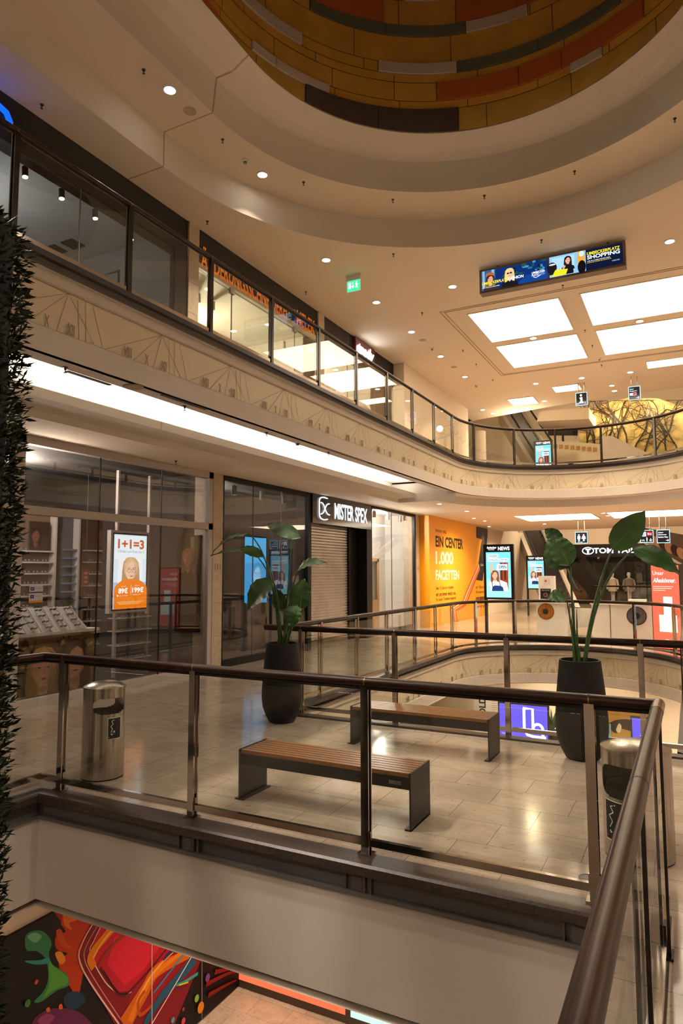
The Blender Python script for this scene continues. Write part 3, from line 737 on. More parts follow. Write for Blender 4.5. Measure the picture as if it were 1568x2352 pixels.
# ---------------------------------------------------------------- benches
def bench(x0, y0, x1, y1, label, plate_=False):
    h = .40; r = thing('bench', label, 'bench', ((x0 + x1) / 2, (y0 + y1) / 2, 0), 'slatted benches on the bridge')
    n = 7; g = .012; w = (y1 - y0 - .016 - g * (n - 1)) / n; s = MB()
    for i in range(n):
        a = y0 + .008 + i * (w + g); s.box(x0 + .018, a, h - .03, x1 - .018, a + w, h)
    s.build('slatted_seat', SLAT, r)
    s = MB()
    for ya in (y0 + .004, y1 - .026): s.box(x0 + .012, ya, h - .115, x1 - .012, ya + .022, h - .032)
    for xa in (x0 + .35, x1 - .4): s.box(xa, y0 + .03, h - .06, xa + .05, y1 - .03, h - .034)
    s.build('apron', BENCHM, r)
    for xa, sgn in ((x0, -1), (x1 - .012, 1)):
        s = MB(); s.box(xa, y0, .0, xa + .012, y1, h + .004)
        xi = xa + (-.05 if sgn > 0 else .012); s.box(xa - .035 if sgn < 0 else xa + .012 - .05, y0 + .0, 0, xa + .05 if sgn < 0 else xa + .012, y1, .012)
        s.build('leg', BENCHM, r)
    if plate_:
        MB().box(x1 - .17, y0 + .001, h - .088, x1 - .07, y0 + .0042, h - .06).build('name_plate', STEEL, r)
    return r
bench(-3.36, 4.64, -1.85, 5.04, 'brown slatted bench with dark steel ends, nearer the front balustrade', True)
bench(-3.34, 6.64, -1.82, 7.05, 'brown slatted bench with dark steel ends, farther back between the two planters')

# ---------------------------------------------------------------- litter bins
def bin_body(name, label, c, R, H, ang, big=False):
    r = thing(name, label, 'litter bin', c); c = V(c); n = 160; s = MB()
    zs = [0.012, .05] + [H * k / 90 for k in range(8, 87)] + [H * .965]
    def open_(a, z):
        da = (a - ang + PI) % (2 * PI) - PI
        if abs(da) > PI / 2 and not big: da = PI - abs(da)
        zc = H * (.785 if not big else .70); hh = H * (.085 if not big else .15); ww = .85 if not big else .95
        return (abs(da) / ww) ** 3 + (abs(z - zc) / hh) ** 3 < 1
    vs = []; 
    for z in zs:
        for i in range(n):
            a = 2 * PI * i / n; vs.append(c + V((R * math.cos(a), R * math.sin(a), z)))
    fs = []
    for k in range(len(zs) - 1):
        for i in range(n):
            j = (i + 1) % n
            if open_(2 * PI * (i + .5) / n, (zs[k] + zs[k + 1]) / 2): continue
            fs.append((k * n + i, k * n + j, (k + 1) * n + j, (k + 1) * n + i))
    s.add(vs, fs); s.build('body', STEEL, r, smooth=True)
    MB().lathe(c, [(R, H * .955), (R + .004, H * .96), (R + .004, H * .975), (R * .9, H * .99), (R * .55, H * 1.022), (.001, H * 1.03)], 48).build('lid', STEEL, r, smooth=True)
    s = MB(); s.lathe(c, [(R * .9, .03), (R * .9, H * (.60 if not big else .62)), (R * .86, H * (.6 if not big else .62)), (R * .86, .06)], 32)
    s.build('inner_liner', pbr('liner_grey', (.10, .09, .08), .5) if not big else BLACK, r, smooth=True)
    s = MB(); s.lathe(c, [(R * .985, 0), (R * .985, .014)], 40); s.build('base_ring', BLACK, r)
    # no smoking plate bent round the body
    a0 = ang + (.22 if not big else -.25); P = []
    def cp(u, v, k): a = a0 + u / R; return c + V(((R + .002 + k * .0008) * math.cos(a), (R + .002 + k * .0008) * math.sin(a), v))
    m = MB(); Z0, Z1, W = (H * .44, H * .655, .12) if not big else (H * .18, H * .52, .2)
    def patch(mi, k, u0, v0, u1, v1):
        N = 8; m.strip([[cp(u0 + (u1 - u0) * i / N, v, k) for i in range(N + 1)] for v in (v0, v1)], mi)
    patch(1, 1, -W / 2 - .006, Z0 - .006, W / 2 + .006, Z1 + .006); patch(0, 2, -W / 2, Z0, W / 2, Z1)
    def st(mi, k, pts, w):
        for (ua, va), (ub, vb) in zip(pts, pts[1:]):
            L = math.hypot(ub - ua, vb - va); nx, ny = -(vb - va) / L * w / 2, (ub - ua) / L * w / 2
            m.poly([cp(ua + nx, va + ny, k), cp(ub + nx, vb + ny, k), cp(ub - nx, vb - ny, k), cp(ua - nx, va - ny, k)], mi)
    h = Z1 - Z0
    st(1, 3, [(-W * .28, Z0 + h * .2), (0, Z0 + h * .36)], .018); st(1, 3, [(-W * .3, Z0 + h * .32), (-W * .18, Z0 + h * .48), (-W * .32, Z0 + h * .62), (-W * .14, Z0 + h * .72), (-W * .26, Z0 + h * .86), (-W * .05, Z0 + h * .92)], .006)
    st(2, 4, [(-W * .45, Z0 + h * .06), (W * .46, Z0 + h * .88)], .012)
    m.build('no_smoking_plate', [BLACK, pbr('plate_white', (.75, .72, .68), .5), pbr('plate_red', (.5, .02, .015), .5)], r)
    return r
bin_body('litter_bin', 'round brushed steel litter bin behind the glass at the left end of the bridge', (-4.85, 4.60, 0), .185, .83, -.45)
bin_body('litter_bin', 'steel litter bin with a wide black opening, partly hidden by the near right handrail', (-.375, 4.95, 0), .215, .71, -1.85, True)
dr = MB().lathe((-.63, 4.45, .002), [(.055, 0), (.055, .003), (.045, .003), (.045, .001)], 32).build('floor_drain', MGREY); tag(dr, 'small round metal drain cover set in the floor tiles near the bin', 'drain')
# ---------------------------------------------------------------- potted strelitzias
def leaf(mb, base, tip, width, facing, sag=0.0, fold=.25, mi=0, split=None):
    """a paddle leaf from petiole end to tip, folded along its midrib; facing points to the blade's upper side"""
    base, tip = V(base), V(tip); ax = tip - base; L = ax.length; d = ax.normalized()
    side = d.cross(V(facing)).normalized(); up = side.cross(d).normalized()
    n = 14; rows = []
    for i in range(n + 1):
        q = i / n
        wq = width * (math.sin(PI * min(1, q * 1.02 + .02)) ** .62) * (1 - .35 * q)
        if i == 0: wq = .004
        if i == n: wq = .002
        c = base + ax * q + up * (-sag * 4 * (q - .5) ** 2 + sag) + V((0, 0, -1)) * abs(sag) * .2 * q * q
        r = []
        for j, e in enumerate((-1, -.72, -.4, 0, .4, .72, 1)):
            rip = .012 * math.sin(i * 2.1 + j) * abs(e)
            r.append(c + side * wq * e + up * (wq * fold * abs(e) ** 1.4 + rip))
        rows.append(r)
    mb.strip(rows, mi)
    mb.tube([base + (tip - base) * (i / 8) + up * (-sag * 4 * (i / 8 - .5) ** 2 + sag - .004) + V((0, 0, -1)) * abs(sag) * .2 * (i / 8) ** 2 for i in range(9)], [.008 * (1 - .8 * i / 8) for i in range(9)], 5, 1)
def curve_pts(a, b, bend, n=10):
    a, b = V(a), V(b); c = (a + b) / 2 + V(bend); return [a * (1 - q) ** 2 + c * 2 * q * (1 - q) + b * q * q for q in [i / n for i in range(n + 1)]]
def planter(label, c, leaves, stems, shoots, plabel):
    c = V(c)
    p = thing('planter', label, 'planter', c)
    MB().lathe(c, [(.135, 0), (.165, .015), (.205, .09), (.240, .19), (.253, .29), (.252, .40), (.236, .62), (.215, .82), (.200, .955), (.200, .965), (.183, .965), (.183, .90)], 48).build('pot', PLANTER, p, smooth=True)
    MB().lathe(c, [(.182, .885), (.182, .90), (.12, .915), (.01, .92)], 24).build('soil', SOIL, p)
    g = thing('strelitzia_plant', plabel, 'plant', c + V((0, 0, .9)))
    for base, tip, w, facing, sag, fold in leaves:
        s = MB(); leaf(s, base, tip, w, facing, sag, fold); s.build('leaf', [LEAFM, LEAFL], g, smooth=True)
    for a, b, bend, r0, r1 in stems:
        pts = curve_pts(a, b, bend); n = len(pts) - 1
        MB().tube(pts, [r0 + (r1 - r0) * i / n for i in range(n + 1)], 8).build('stem', STEMM, g, smooth=True)
    for a, b in shoots:
        MB().tube(curve_pts(a, b, (0, 0, 0), 4), [.016, .014, .011, .007, .002], 7).build('shoot', STEMM, g, smooth=True)
    return g
Y1 = 7.25; c1 = V((-4.60, Y1, 0)); S1 = lambda px, py, dy=0: oy(px, py, Y1 + dy)
tc = (.45, -.8, .35)
L1 = [((690, 1236, .0), (612, 1203, .1), .115, (.25, -.9, .4), .04, .15),
      ((575, 1229, -.05), (488, 1268, -.15), .075, (-.3, -.5, .8), .07, .3), ((604, 1279, -.1), (549, 1258, -.15), .085, (.1, -.8, .5), .03, .35), ((582, 1270, .1), (480, 1277, .2), .06, (0, -.4, .9), .05, .3),
      ((684, 1310, -.1), (751, 1291, -.15), .085, (.1, -.7, .6), .06, .3), ((627, 1333, -.1), (569, 1399, -.2), .185, (-.15, -.97, .2), .04, .3),
      ((690, 1399, .0), (699, 1328, .06), .19, (.05, -1, .1), .02, .3), ((652, 1402, .05), (634, 1350, .0), .12, (.2, -.95, .1), .02, .35), ((682, 1390, -.15), (675, 1439, -.2), .16, (-.05, -1, .2), .04, .3)]
leaves1 = [(S1(*a), S1(*b), w, f, s_, fo) for a, b, w, f, s_, fo in L1]
P0 = lambda dx, dy: c1 + V((dx * .8, dy * .8, .926))
stems1 = [(P0(.02, 0), S1(668, 1242, .0), (.05, 0, .35), .015, .006)] + [(P0(*q), leaves1[i][0], b_, .016, .007) for q, i, b_ in (((-.03, -.03), 1, (.14, 0, .42)), ((-.05, 0), 2, (.12, 0, .3)), ((-.04, .05), 3, (.18, 0, .3)), ((.05, 0), 4, (-.04, 0, .2)), ((-.02, -.06), 5, (.06, 0, .2)), ((.06, .03), 6, (-.02, 0, .05)), ((0, .06), 7, (0, 0, .05)), ((.03, -.08), 8, (0, 0, .15)))]
planter('tall anthracite planter at the left end of the rear bench', c1, leaves1, stems1, [(P0(-.06, -.05), S1(646, 1440, -.05)), (P0(.07, -.04), S1(668, 1430, -.05))], 'many-leaved strelitzia in the left anthracite planter')
Y2 = 7.2; c2 = V((-1.03, Y2, 0)); S2 = lambda px, py, dy=0: oy(px, py, Y2 + dy)
L2 = [((1310, 1302, 0), (1256, 1238, .02), .20, (-.05, -1, .1), .03, .12), ((1292, 1243, .03), (1250, 1214, .05), .09, (-.35, -.9, .1), .02, .2), ((1306, 1300, -.03), (1272, 1226, .02), .15, (.15, -.98, .1), .02, .12), ((1405, 1262, .05), (1481, 1172, .1), .165, (.35, -.9, .1), .03, .2), ((1456, 1261, -.05), (1561, 1318, -.2), .125, (.25, -.85, .4), .05, .25), ((1301, 1377, -.05), (1254, 1374, -.12), .10, (-.2, -.8, .5), .05, .3)]
leaves2 = [(S2(*a), S2(*b), w, f, s_, fo) for a, b, w, f, s_, fo in L2]
P0 = lambda dx, dy: c2 + V((dx * .8, dy * .8, .926))
stems2 = [(P0(-.03, 0), leaves2[0][0], (-.02, 0, .1), .015, .008), (P0(.05, 0), leaves2[3][0], (-.05, 0, .1), .017, .008), (P0(.06, .02), leaves2[4][0], (-.12, 0, .3), .017, .007), (P0(-.05, -.02), leaves2[5][0], (.0, 0, .12), .011, .006)]
planter('tall anthracite planter behind the right end of the rear bench', c2, leaves2, stems2, [(P0(-.03, .02), S2(1324, 1398)), (P0(-.06, 0), S2(1311, 1412)), (P0(.0, -.03), S2(1331, 1487, -.03)), (P0(.05, .02), S2(1352, 1472))], 'sparse strelitzia with four big leaves in the right anthracite planter')

# ---------------------------------------------------------------- leafy green column in the void, close at the left
hd = thing('hedge_column', 'dark green artificial hedge column rising past the left edge of view', 'hedge', (-2.9, 1.85, -4.95))
d = ray(31, 1312); d = V((d.x, d.y, 0)).normalized(); rgt = V((d.y, -d.x, 0)); hc = V((d.x, d.y, 0)) * 3.25 - rgt * .36
MB().cyl((hc.x, hc.y, -4.95), (hc.x, hc.y, 3.36), .31, None, 24).build('core', HEDGEC, hd)
s = MB(); top = 3.40
for i in range(15000):
    z = random.uniform(-1.25, top + .03); a = random.uniform(-1.9, 1.9)
    nrm = (rgt * math.cos(a) - d * math.sin(a)) if random.random() < .85 else -(rgt * math.cos(a) - d * math.sin(a)); R = .325 + random.uniform(-.02, .05) - (max(0, z - 3.3) * 1.2)
    p = V((hc.x, hc.y, z)) + nrm * R
    dirv = (nrm * random.uniform(.3, 1.0) + V((random.uniform(-.8, .8), random.uniform(-.8, .8), random.uniform(-.3, .9)))).normalized()
    sd = dirv.cross(V((random.uniform(-1, 1), random.uniform(-1, 1), random.uniform(-1, 1)))).normalized(); L = random.uniform(.035, .062); w = L * .13
    up_ = sd.cross(dirv) * w * .5
    s.add([p, p + dirv * L * .45 + sd * w + up_, p + dirv * L, p + dirv * L * .45 - sd * w + up_, p + dirv * L * .5], [(0, 1, 4), (1, 2, 4), (2, 3, 4), (3, 0, 4)])
s.build('foliage', HEDGEM, hd, kind='stuff')

# ---------------------------------------------------------------- news totems
def totem(label, c, w, h, leg, ang=0, flip=False, rear=False):
    """lit advertising screen on two legs, front towards -y at ang 0"""
    r = thing('advertising_totem', label, 'totem', c); c = V(c)
    R = V((math.cos(ang), math.sin(ang), 0)); N = V((math.sin(ang), -math.cos(ang), 0)); U = V((0, 0, 1))
    o = c - R * w / 2 + U * leg
    MB().obox(o - N * .11, R * w, N * .12, U * h).build('housing', BLACK, r)
    for k in (0, 1): MB().obox(c + R * ((w - .07) * k - w / 2) - N * .09, R * .07, N * .08, U * leg).build('leg', BLACK, r)
    o = o + N * .012; RR = R
    if flip: o = o + R * w; RR = -R
    a = Art(o, RR, U, 1.25); 
    if flip: a.n = -a.n
    k = w / .8
    a.rect('#6ec3d4', .07 * k, .05 * k, w - .07 * k, h - .21 * k); a.rect('#8fd6e2', .07 * k, .05 * k, w - .07 * k, .55 * k)
    a.text('#ffffff', 'NEWS', .40 * k, h - .165 * k, .31 * k, .10 * k, .03); a.text('#ffffff', 'limbecker', .11 * k, h - .115 * k, .25 * k, .06 * k, .02); a.text('#cfd8dc', 'PLATZ', .14 * k, h - .155 * k, .16 * k, .03 * k, .02)
    a.line('#ffffff', [(.10 * k, h - .10 * k), (.2 * k, h - .075 * k), (.36 * k, h - .085 * k)], .008)
    a.rect('#e9f6f8', .12 * k, h - .36 * k, .40 * k, h - .27 * k); a.text('#1f3f5a', 'UNSERE', .135 * k, h - .345 * k, .25 * k, .06 * k, .02)
    a.rect('#e9f6f8', .12 * k, h - .46 * k, .68 * k, h - .375 * k); a.text('#1f3f5a', 'ÖFFNUNGSZEITEN', .135 * k, h - .45 * k, .53 * k, .065 * k, .02)
    v0 = .22 * k; v1 = h - .47 * k
    a.rect('#7fb7c6', .17 * k, v0, .66 * k, v1); a.rect('#8a3b22', .44 * k, v0 + .02, .66 * k, v1 - .02); a.rect('#3b2119', .47 * k, v0 + .3 * k, .5 * k, v1 - .03); a.rect('#3b2119', .56 * k, v0 + .3 * k, .6 * k, v1 - .03)
    a.poly('#e8e6e2', [(.17 * k, v0), (.19 * k, v0 + .2 * k), (.28 * k, v0 + .3 * k), (.48 * k, v0 + .28 * k), (.62 * k, v0 + .22 * k), (.66 * k, v0)])
    a.portrait(.305 * k, v0 + .42 * k, .10 * k, hair='#7c4a2a', skin='#d7a084', shirt='#ecebe7')
    a.poly('#1f3566', [(.22 * k, v0), (.24 * k, v0 + .12 * k), (.31 * k, v0 + .15 * k), (.46 * k, v0 + .14 * k), (.52 * k, v0 + .1 * k), (.54 * k, v0)])
    a.line('#6b2f25', [(.24 * k, v0 + .12 * k), (.23 * k, v0 + .27 * k)], .02 * k); a.line('#6b2f25', [(.45 * k, v0 + .14 * k), (.43 * k, v0 + .28 * k)], .02 * k)
    a.poly('#d7a084', [(.17 * k, v0 + .5 * k), (.21 * k, v1 - .02), (.26 * k, v1 - .02), (.24 * k, v0 + .48 * k)])
    a.rect('#cfe3ea', .36 * k, v1 - .22 * k, .65 * k, v1 - .06 * k); a.text('#24506b', 'OPEN', .42 * k, v1 - .18 * k, .20 * k, .085 * k, .03)
    a.build('screen_picture', r)
    return r
t1 = totem('black totem with lit blue NEWS screen at the end of the yellow hoarding', (-4.66, 18.33, 0), .82, 1.50, 1.10)
t2 = totem('smaller-looking lit NEWS screen farther back beside the escalator', (-5.79, 29, 0), .80, 1.42, 1.10)
t3 = totem('lit NEWS screen behind the curved upper gallery glass', (-5.53, 30, 4.95), .80, 1.5, 1.16)

# ---------------------------------------------------------------- yellow hoarding
yh = thing('hoarding', 'yellow advertising hoarding with large German lettering beyond the eyewear shop', 'hoarding', (-7.9, 25, 0))
MB().box(-8.3, 21.55, .002, -7.82, 28.88, 3.775).build('panel', YELLOW, yh)
a = Art((-7.818, 21.7, 0), (0, 1, 0), (0, 0, 1)); DK = '#1d1a1c'; WH = '#f3ead6'
def ph(px0, py0, px1, py1):
    p, q = ox(px0, py0, -7.818), ox(px1, py1, -7.818); return p.y - 21.7, min(p.z, q.z), q.y - p.y, abs(q.z - p.z)
def ytext(c, body, px0, pyt, px1, pyb, pyt1, pyb1, bold):
    p, q = ox(px0, pyb, -7.818), ox(px1, pyb1, -7.818); t = ox(px0, pyt, -7.818)
    a.text(c, body, p.y - 21.7, p.z, q.y - p.y, t.z - p.z, bold)
ytext(DK, 'Immer neu:', 1000, 1213, 1025, 1222, 1219, 1226, .0)
ytext(DK, 'EIN CENTER', 1000, 1230, 1063, 1256, 1238, 1260, .035)
ytext(WH, '1.000', 1000, 1265, 1041, 1296, 1270, 1298, .04)
ytext(WH, 'FACETTEN', 1000, 1309, 1054, 1333, 1313, 1333, .04)
for i, t in enumerate(('Seit 15 Jahren erfinden', 'wir uns immer wieder neu', 'für euch. Tendenz steigend.')):
    ytext(DK, t, 1001, 1347 + i * 13.2, (1041, 1046, 1047)[i], 1357 + i * 13.2, 1346 + i * 12.4, 1355 + i * 12.2, .0)
def yp(px, py): p = ox(px, py, -7.818); return (p.y - 21.7, p.z)
a.poly(DK, [yp(1093, 1209), yp(1119, 1214), yp(1119, 1232), yp(1108, 1334), yp(1093, 1332), yp(1106, 1239), yp(1093, 1235)])
a.text('#e9e2d2', 'Größte', *yp(1103, 1300), .7, .10, 0, 0)
for c_, off in (('#c9541f', 0), ('#f2e6d2', 2.6), ('#c9541f', 5.0), ('#e8b35a', 7.4), ('#c9541f', 9.6)):
    a.line(c_, [yp(1099 + off * .2, 1296 + off), yp(1085 + off * .4, 1328 + off), yp(1072 + off * .6, 1358 + off * .8), yp(1062 + off * .8, 1383 + off * .4), yp(1046 + off, 1392 + off * .5), yp(1033 + off * 1.3, 1400 + off * .2), yp(1036 + off * 1.6, 1436)], .11)
for i, t in enumerate(('m² Fläche zum', 'Shoppen und', '19.000 m²', 'ganz groß')):
    x0, y0_, x1 = ((1092, 1347), (1092, 1359), (1092, 1375), (1093, 1392))[i] + (1121,)
    p, q = ox(x0, y0_, -7.818), ox(x1, y0_, -7.818); a.text(DK, t, p.y - 21.7, p.z - .1, q.y - p.y, .13 if i != 2 else .16, .0 if i != 2 else .03)
a.build('printed_advert', yh)

# ---------------------------------------------------------------- eye-print kiosk
kk = thing('kiosk_counter', 'white kiosk counter block with a brown iris print, behind the curved railing', 'kiosk', (-3.65, 20.2, 0))
MB().box(-4.0, 19.95, 0, -3.20, 20.6, .95).box(-4.15, 19.9, .95, -2.95, 20.65, 1.0).build('counter', WHITEM, kk)
def iris(a, u, v, r, c1, c2):
    c1, c2 = srgb(c1), srgb(c2); mixc = lambda t: tuple(x * (1 - t) + y * t for x, y in zip(c1, c2))
    a.ell(tuple(x * .25 for x in c1), u, v, r, r, 36); a.ell(tuple(x * .6 for x in c1), u, v, r * .96, r * .96, 36); a.ell(c1, u, v, r * .86, r * .86, 36)
    for i in range(90):
        t = 2 * PI * i / 90 + random.uniform(-.03, .03); q = random.uniform(.6, .93); q0 = random.uniform(.34, .5); a.line(tuple(x * random.uniform(.45, 1.1) for x in mixc(random.random())), [(u + r * q0 * math.cos(t), v + r * q0 * math.sin(t)), (u + r * q * math.cos(t + .05), v + r * q * math.sin(t + .05))], r * .022)
    a.ell(tuple(x * .35 for x in c1), u, v, r * .38, r * .38, 24); a.ell('#050403', u, v, r * .30, r * .30, 24)
a = Art((-4.0, 19.945, 0), (1, 0, 0), (0, 0, 1)); iris(a, .27, .71, .23, '#a8631a', '#d79a3c'); a.build('iris_print', kk)
k2 = thing('kiosk_counter', 'long white kiosk counter with a grey-blue iris print, right of the brown one', 'kiosk', (-1.8, 20.0, 0))
MB().box(-2.47, 19.75, 0, -.95, 20.5, .95).box(-2.5, 19.7, .95, -.95, 20.55, 1.0).box(-1.55, 20.1, 1.0, -1.1, 20.45, 1.08).build('counter', WHITEM, k2)
MB().box(-2.0, 19.742, 0, -1.985, 19.75, .95).build('panel_joint', DGREY, k2)
a = Art((-2.47, 19.74, 0), (1, 0, 0), (0, 0, 1)); iris(a, 1.14, .66, .25, '#5b5a63', '#8f8a86'); a.build('iris_print', k2)
k3 = thing('kiosk_flap', 'low white flap door joining the two iris-print counters', 'kiosk door', (-2.85, 20.2, 0))
MB().box(-3.18, 20.70, .22, -2.52, 20.75, .78).build('door_panel', WHITEM, k3); MB().box(-3.17, 20.71, 0, -3.12, 20.75, .22).build('leg', DGREY, k3); MB().box(-2.56, 20.71, 0, -2.53, 20.75, .22).build('leg', DGREY, k3)
k4 = thing('advert_column', 'narrow white display column with small eye poster on the kiosk counter', 'display column', (-3.85, 20.5, 1.0))
MB().box(-4.0, 20.35, 1.0, -3.55, 20.62, 1.72).build('column', WHITEM, k4)
a = Art((-3.95, 20.347, 1.05), (1, 0, 0), (0, 0, 1)); a.rect('#1b1a1c', .0, 0, .3, .30); a.text('#e8e4dd', 'IRIS FOTO', .04, .24, .22, .03); iris(a, .15, .12, .075, '#6b5048', '#b9a090'); a.rect('#d8d0c4', .12, .42, .3, .6); a.rect('#a43b2c', .15, .5, .2, .55); a.build('poster', k4)
# lamp-like small stand on the counter
# ---------------------------------------------------------------- orange gift card pillar
op = thing('advert_pillar', 'glowing orange advertising pillar behind the right-hand railing', 'advertising pillar', (-.62, 17.75, 0))
th = math.radians(-28); R = V((math.cos(th), math.sin(th), 0)); N = V((math.sin(th), -math.cos(th), 0)); cpt = V((-.50, 17.85, 0))
o = cpt - R * .36 - N * .10
MB().obox(o, R * .72, N * .20, V((0, 0, 2.02))).build('housing', pbr('pillar_grey', (.06, .05, .05), .5), op)
def giftart(o, R, strength):
    a = Art(o, R, (0, 0, 1), strength); a.rect('#e8674a', .02, .03, .70, 1.99)
    a.text('#fdf3ee', 'Unser', .06, 1.76, .28, .10, 0); a.text('#fdf3ee', 'Alleskönner.', .06, 1.58, .56, .11, .02, .2)
    for i in range(3): a.text('#fbe3da', ('Geschenkkarte für mehr', 'als hundert Geschäfte', 'im ganzen Haus'), 0, 0, 1, 1) if False else a.rect('#f6c9bb', .06, 1.48 - i * .045, .06 + (.5, .46, .3)[i], 1.495 - i * .045)
    a.poly('#f4f1e8', [(.30, 1.25), (.52, 1.25), (.52, .82), (.62, .82), (.62, .42), (.18, .42), (.18, .82), (.30, .82)])
    a.text('#c8a99a', 'GESCHENK', .45, .5, .12, .035); a.ring('#f6d4c8', .36, .2, .07, .05, .012); a.text('#fdf3ee', 'LIMBECKER', .24, .19, .2, .03, .01)
    return a
giftart(o + N * .202, R, 1.05).build('lit_front', op); giftart(o + R * .72 - N * .002, -R, 3.5).build('lit_back', op)
# ---------------------------------------------------------------- ceiling sign with two screens
ds = thing('ceiling_screen', 'wide lit double advertising screen hanging from the upper ceiling', 'sign', (-2.35, 14.0, 8.2))
MB().box(-3.83, 14.0, 7.91, -.87, 14.22, 8.44).build('housing', pbr('screen_frame', (.10, .065, .045), .4), ds)
for x in (-3.45, -1.2): MB().cyl((x, 14.11, 8.44), (x, 14.11, 8.5), .03).build('hanger', DGREY, ds)
a = Art((-3.78, 13.995, 7.955), (1, 0, 0), (0, 0, 1), .95); W = 1.40; H = .44
a.rect('#0f2a66', 0, 0, W, H); a.poly('#123d8a', [(.75, 0), (W, 0), (W, .2), (.95, .16)]); a.rect('#2c5a86', 0, .0, .30, H); a.rect('#7ba6c4', .02, .05, .07, H); a.rect('#7ba6c4', .22, .1, .28, H)
for i in range(26): a.ell(random.choice(['#1d4f3a', '#2a6b8f', '#0b1c3d', '#3f86b5']), random.uniform(.5, 1.35), random.uniform(.22, .42), random.uniform(.02, .06), random.uniform(.015, .04), 10)
a.portrait(.20, .22, .085, hair='#3a211a', skin='#d2977c', shirt='#3a2a2a'); a.poly('#b0562e', [(.10, .28), (.12, .35), (.19, .37), (.27, .35), (.30, .27), (.2, .31)])
a.portrait(.62, .25, .095, hair='#e5c77a', skin='#e3b190', shirt='#17171c', shades=True)
a.text('#f5df2a', 'LIMBECKERPLATZ', .03, .095, .56, .065, .02); a.text('#ffffff', 'FASHION', .595, .10, .32, .065, .02)
a.text('#f5df2a', 'WEIL DU MODE LIEBST', .03, .055, .28, .022); a.text('#ffffff', 'ALLE TRENDS IN 200 SHOPS.', .03, .02, .38, .022)
a.text('#ffffff', 'LIMBECKER', 1.09, .13, .27, .045, .02); a.text('#ffffff', 'PLATZ', 1.09, .075, .14, .045, .02); a.text('#8fb3e0', 'ESSEN', 1.235, .075, .12, .045); a.line('#ffffff', [(1.12, .06), (1.18, .04), (1.27, .075)], .012)
a.build('screen_picture', ds)
a = Art((-2.34, 13.995, 7.955), (1, 0, 0), (0, 0, 1), .95); W = 1.42
a.rect('#86b7d8', 0, 0, .72, H); a.rect('#9fcae4', .05, .06, .5, .40); a.rect('#0e1730', .72, 0, W, H); a.rect('#d99a35', .56, .18, .70, H); a.ell('#bcd7e4', .64, .38, .05, .06, 14)
a.ell('#17171c', .05, .2, .10, .12); a.ell('#c8ccd0', .06, .27, .07, .02, 14); a.rect('#17171c', 0, .05, .1, .2); a.ell('#101014', .64, .1, .08, .14)
a.portrait(.37, .30, .07, hair='#241512', skin='#d9a184', shirt='#141416', hair2='#2e1a14'); a.poly('#141416', [(.28, 0), (.28, .17), (.34, .21), (.44, .2), (.48, .14), (.48, 0)]); a.poly('#d9a184', [(.26, .12), (.3, .2), (.33, .18), (.28, .08)])
a.poly('#f2d21f', [(.05, 0), (.12, .13), (.37, .11), (.33, 0)])
a.text('#f5df2a', 'LIMBECKERPLATZ', .75, .305, .62, .065, .02); a.text('#e8f0f8', 'SHOPPING', .75, .215, .62, .08, .03)
a.text('#ffffff', 'WEIL DU UNSERE MARKEN LIEBST.', .75, .165, .44, .022); a.text('#f5df2a', 'ENTDECKE UNSERE 200 GESCHÄFTE.', .75, .135, .46, .022); a.text('#b8c7d8', 'LIMBECKER', 1.22, .075, .14, .025)
a.build('screen_picture', ds)

# ---------------------------------------------------------------- hanging direction signs
def hang_sign(label, px0, py0, px1, py1, Y, zc, draw, rods=(.25, .75)):
    p, q = oy(px0, py0, Y), oy(px1, py1, Y); x0, x1, z1, z0 = p.x, q.x, p.z, q.z; w, h = x1 - x0, z1 - z0
    r = thing('hanging_sign', label, 'sign', ((x0 + x1) / 2, Y, z0))
    MB().box(x0, Y, z0, x1, Y + .1, z1).build('light_box', BLACKG, r)
    for k in rods: MB().cyl((x0 + w * k, Y + .05, z1), (x0 + w * k, Y + .05, zc), .018).build('rod', STEEL, r)
    a = Art((x0, Y - .004, z0), (1, 0, 0), (0, 0, 1), 1.4)
    t = w * .05
    for b in ((0, 0, w, t), (0, h - t, w, h), (0, 0, t, h), (w - t, 0, w, h)): a.rect('#a9dcf0', *b)
    draw(a, w, h); a.build('pictogram', r); return r
def person(a, u, v, k, skirt=False):
    a.ell('#f2fbff', u, v + .86 * k, .10 * k, .10 * k, 16)
    a.poly('#f2fbff', [(u - .17 * k, v + .72 * k), (u + .17 * k, v + .72 * k), (u + (.28 if skirt else .2) * k, v + .32 * k), (u + .1 * k, v + .32 * k), (u + .1 * k, v), (u - .1 * k, v), (u - .1 * k, v + .32 * k), (u - (.28 if skirt else .2) * k, v + .32 * k)])
def wc(a, w, h):
    person(a, w * .3, h * .2, h * .62); person(a, w * .68, h * .2, h * .62, True); a.text('#f2fbff', 'WC 00', w * .2, h * .08, w * .35, h * .08)
hang_sign('lit toilet sign with two white figures hanging from the lower ceiling', 1320, 1222, 1350, 1248, 26.2, 3.78, wc)
def us(a, w, h):
    a.rect('#e9f4fb', w * .12, h * .5, w * .45, h * .86); a.text('#1b3f8f', 'U', w * .2, h * .55, w * .17, h * .26, .03); a.rect('#c62030', w * .52, h * .54, w * .9, h * .86); a.text('#ffffff', 'Bus', w * .57, h * .63, w * .28, h * .14); a.text('#f2fbff', 'i', w * .46, h * .12, w * .08, h * .3, .04); a.text('#f2fbff', 'UG', w * .12, h * .13, w * .2, h * .12); a.line('#f2fbff', [(w * .78, h * .34), (w * .78, h * .12)], w * .04); a.line('#f2fbff', [(w * .68, h * .22), (w * .78, h * .12), (w * .88, h * .22)], w * .04)
hang_sign('lit hanging sign with a U, a red field and an i beside the escalator', 1469, 1218, 1501, 1246, 24, 3.763, us)
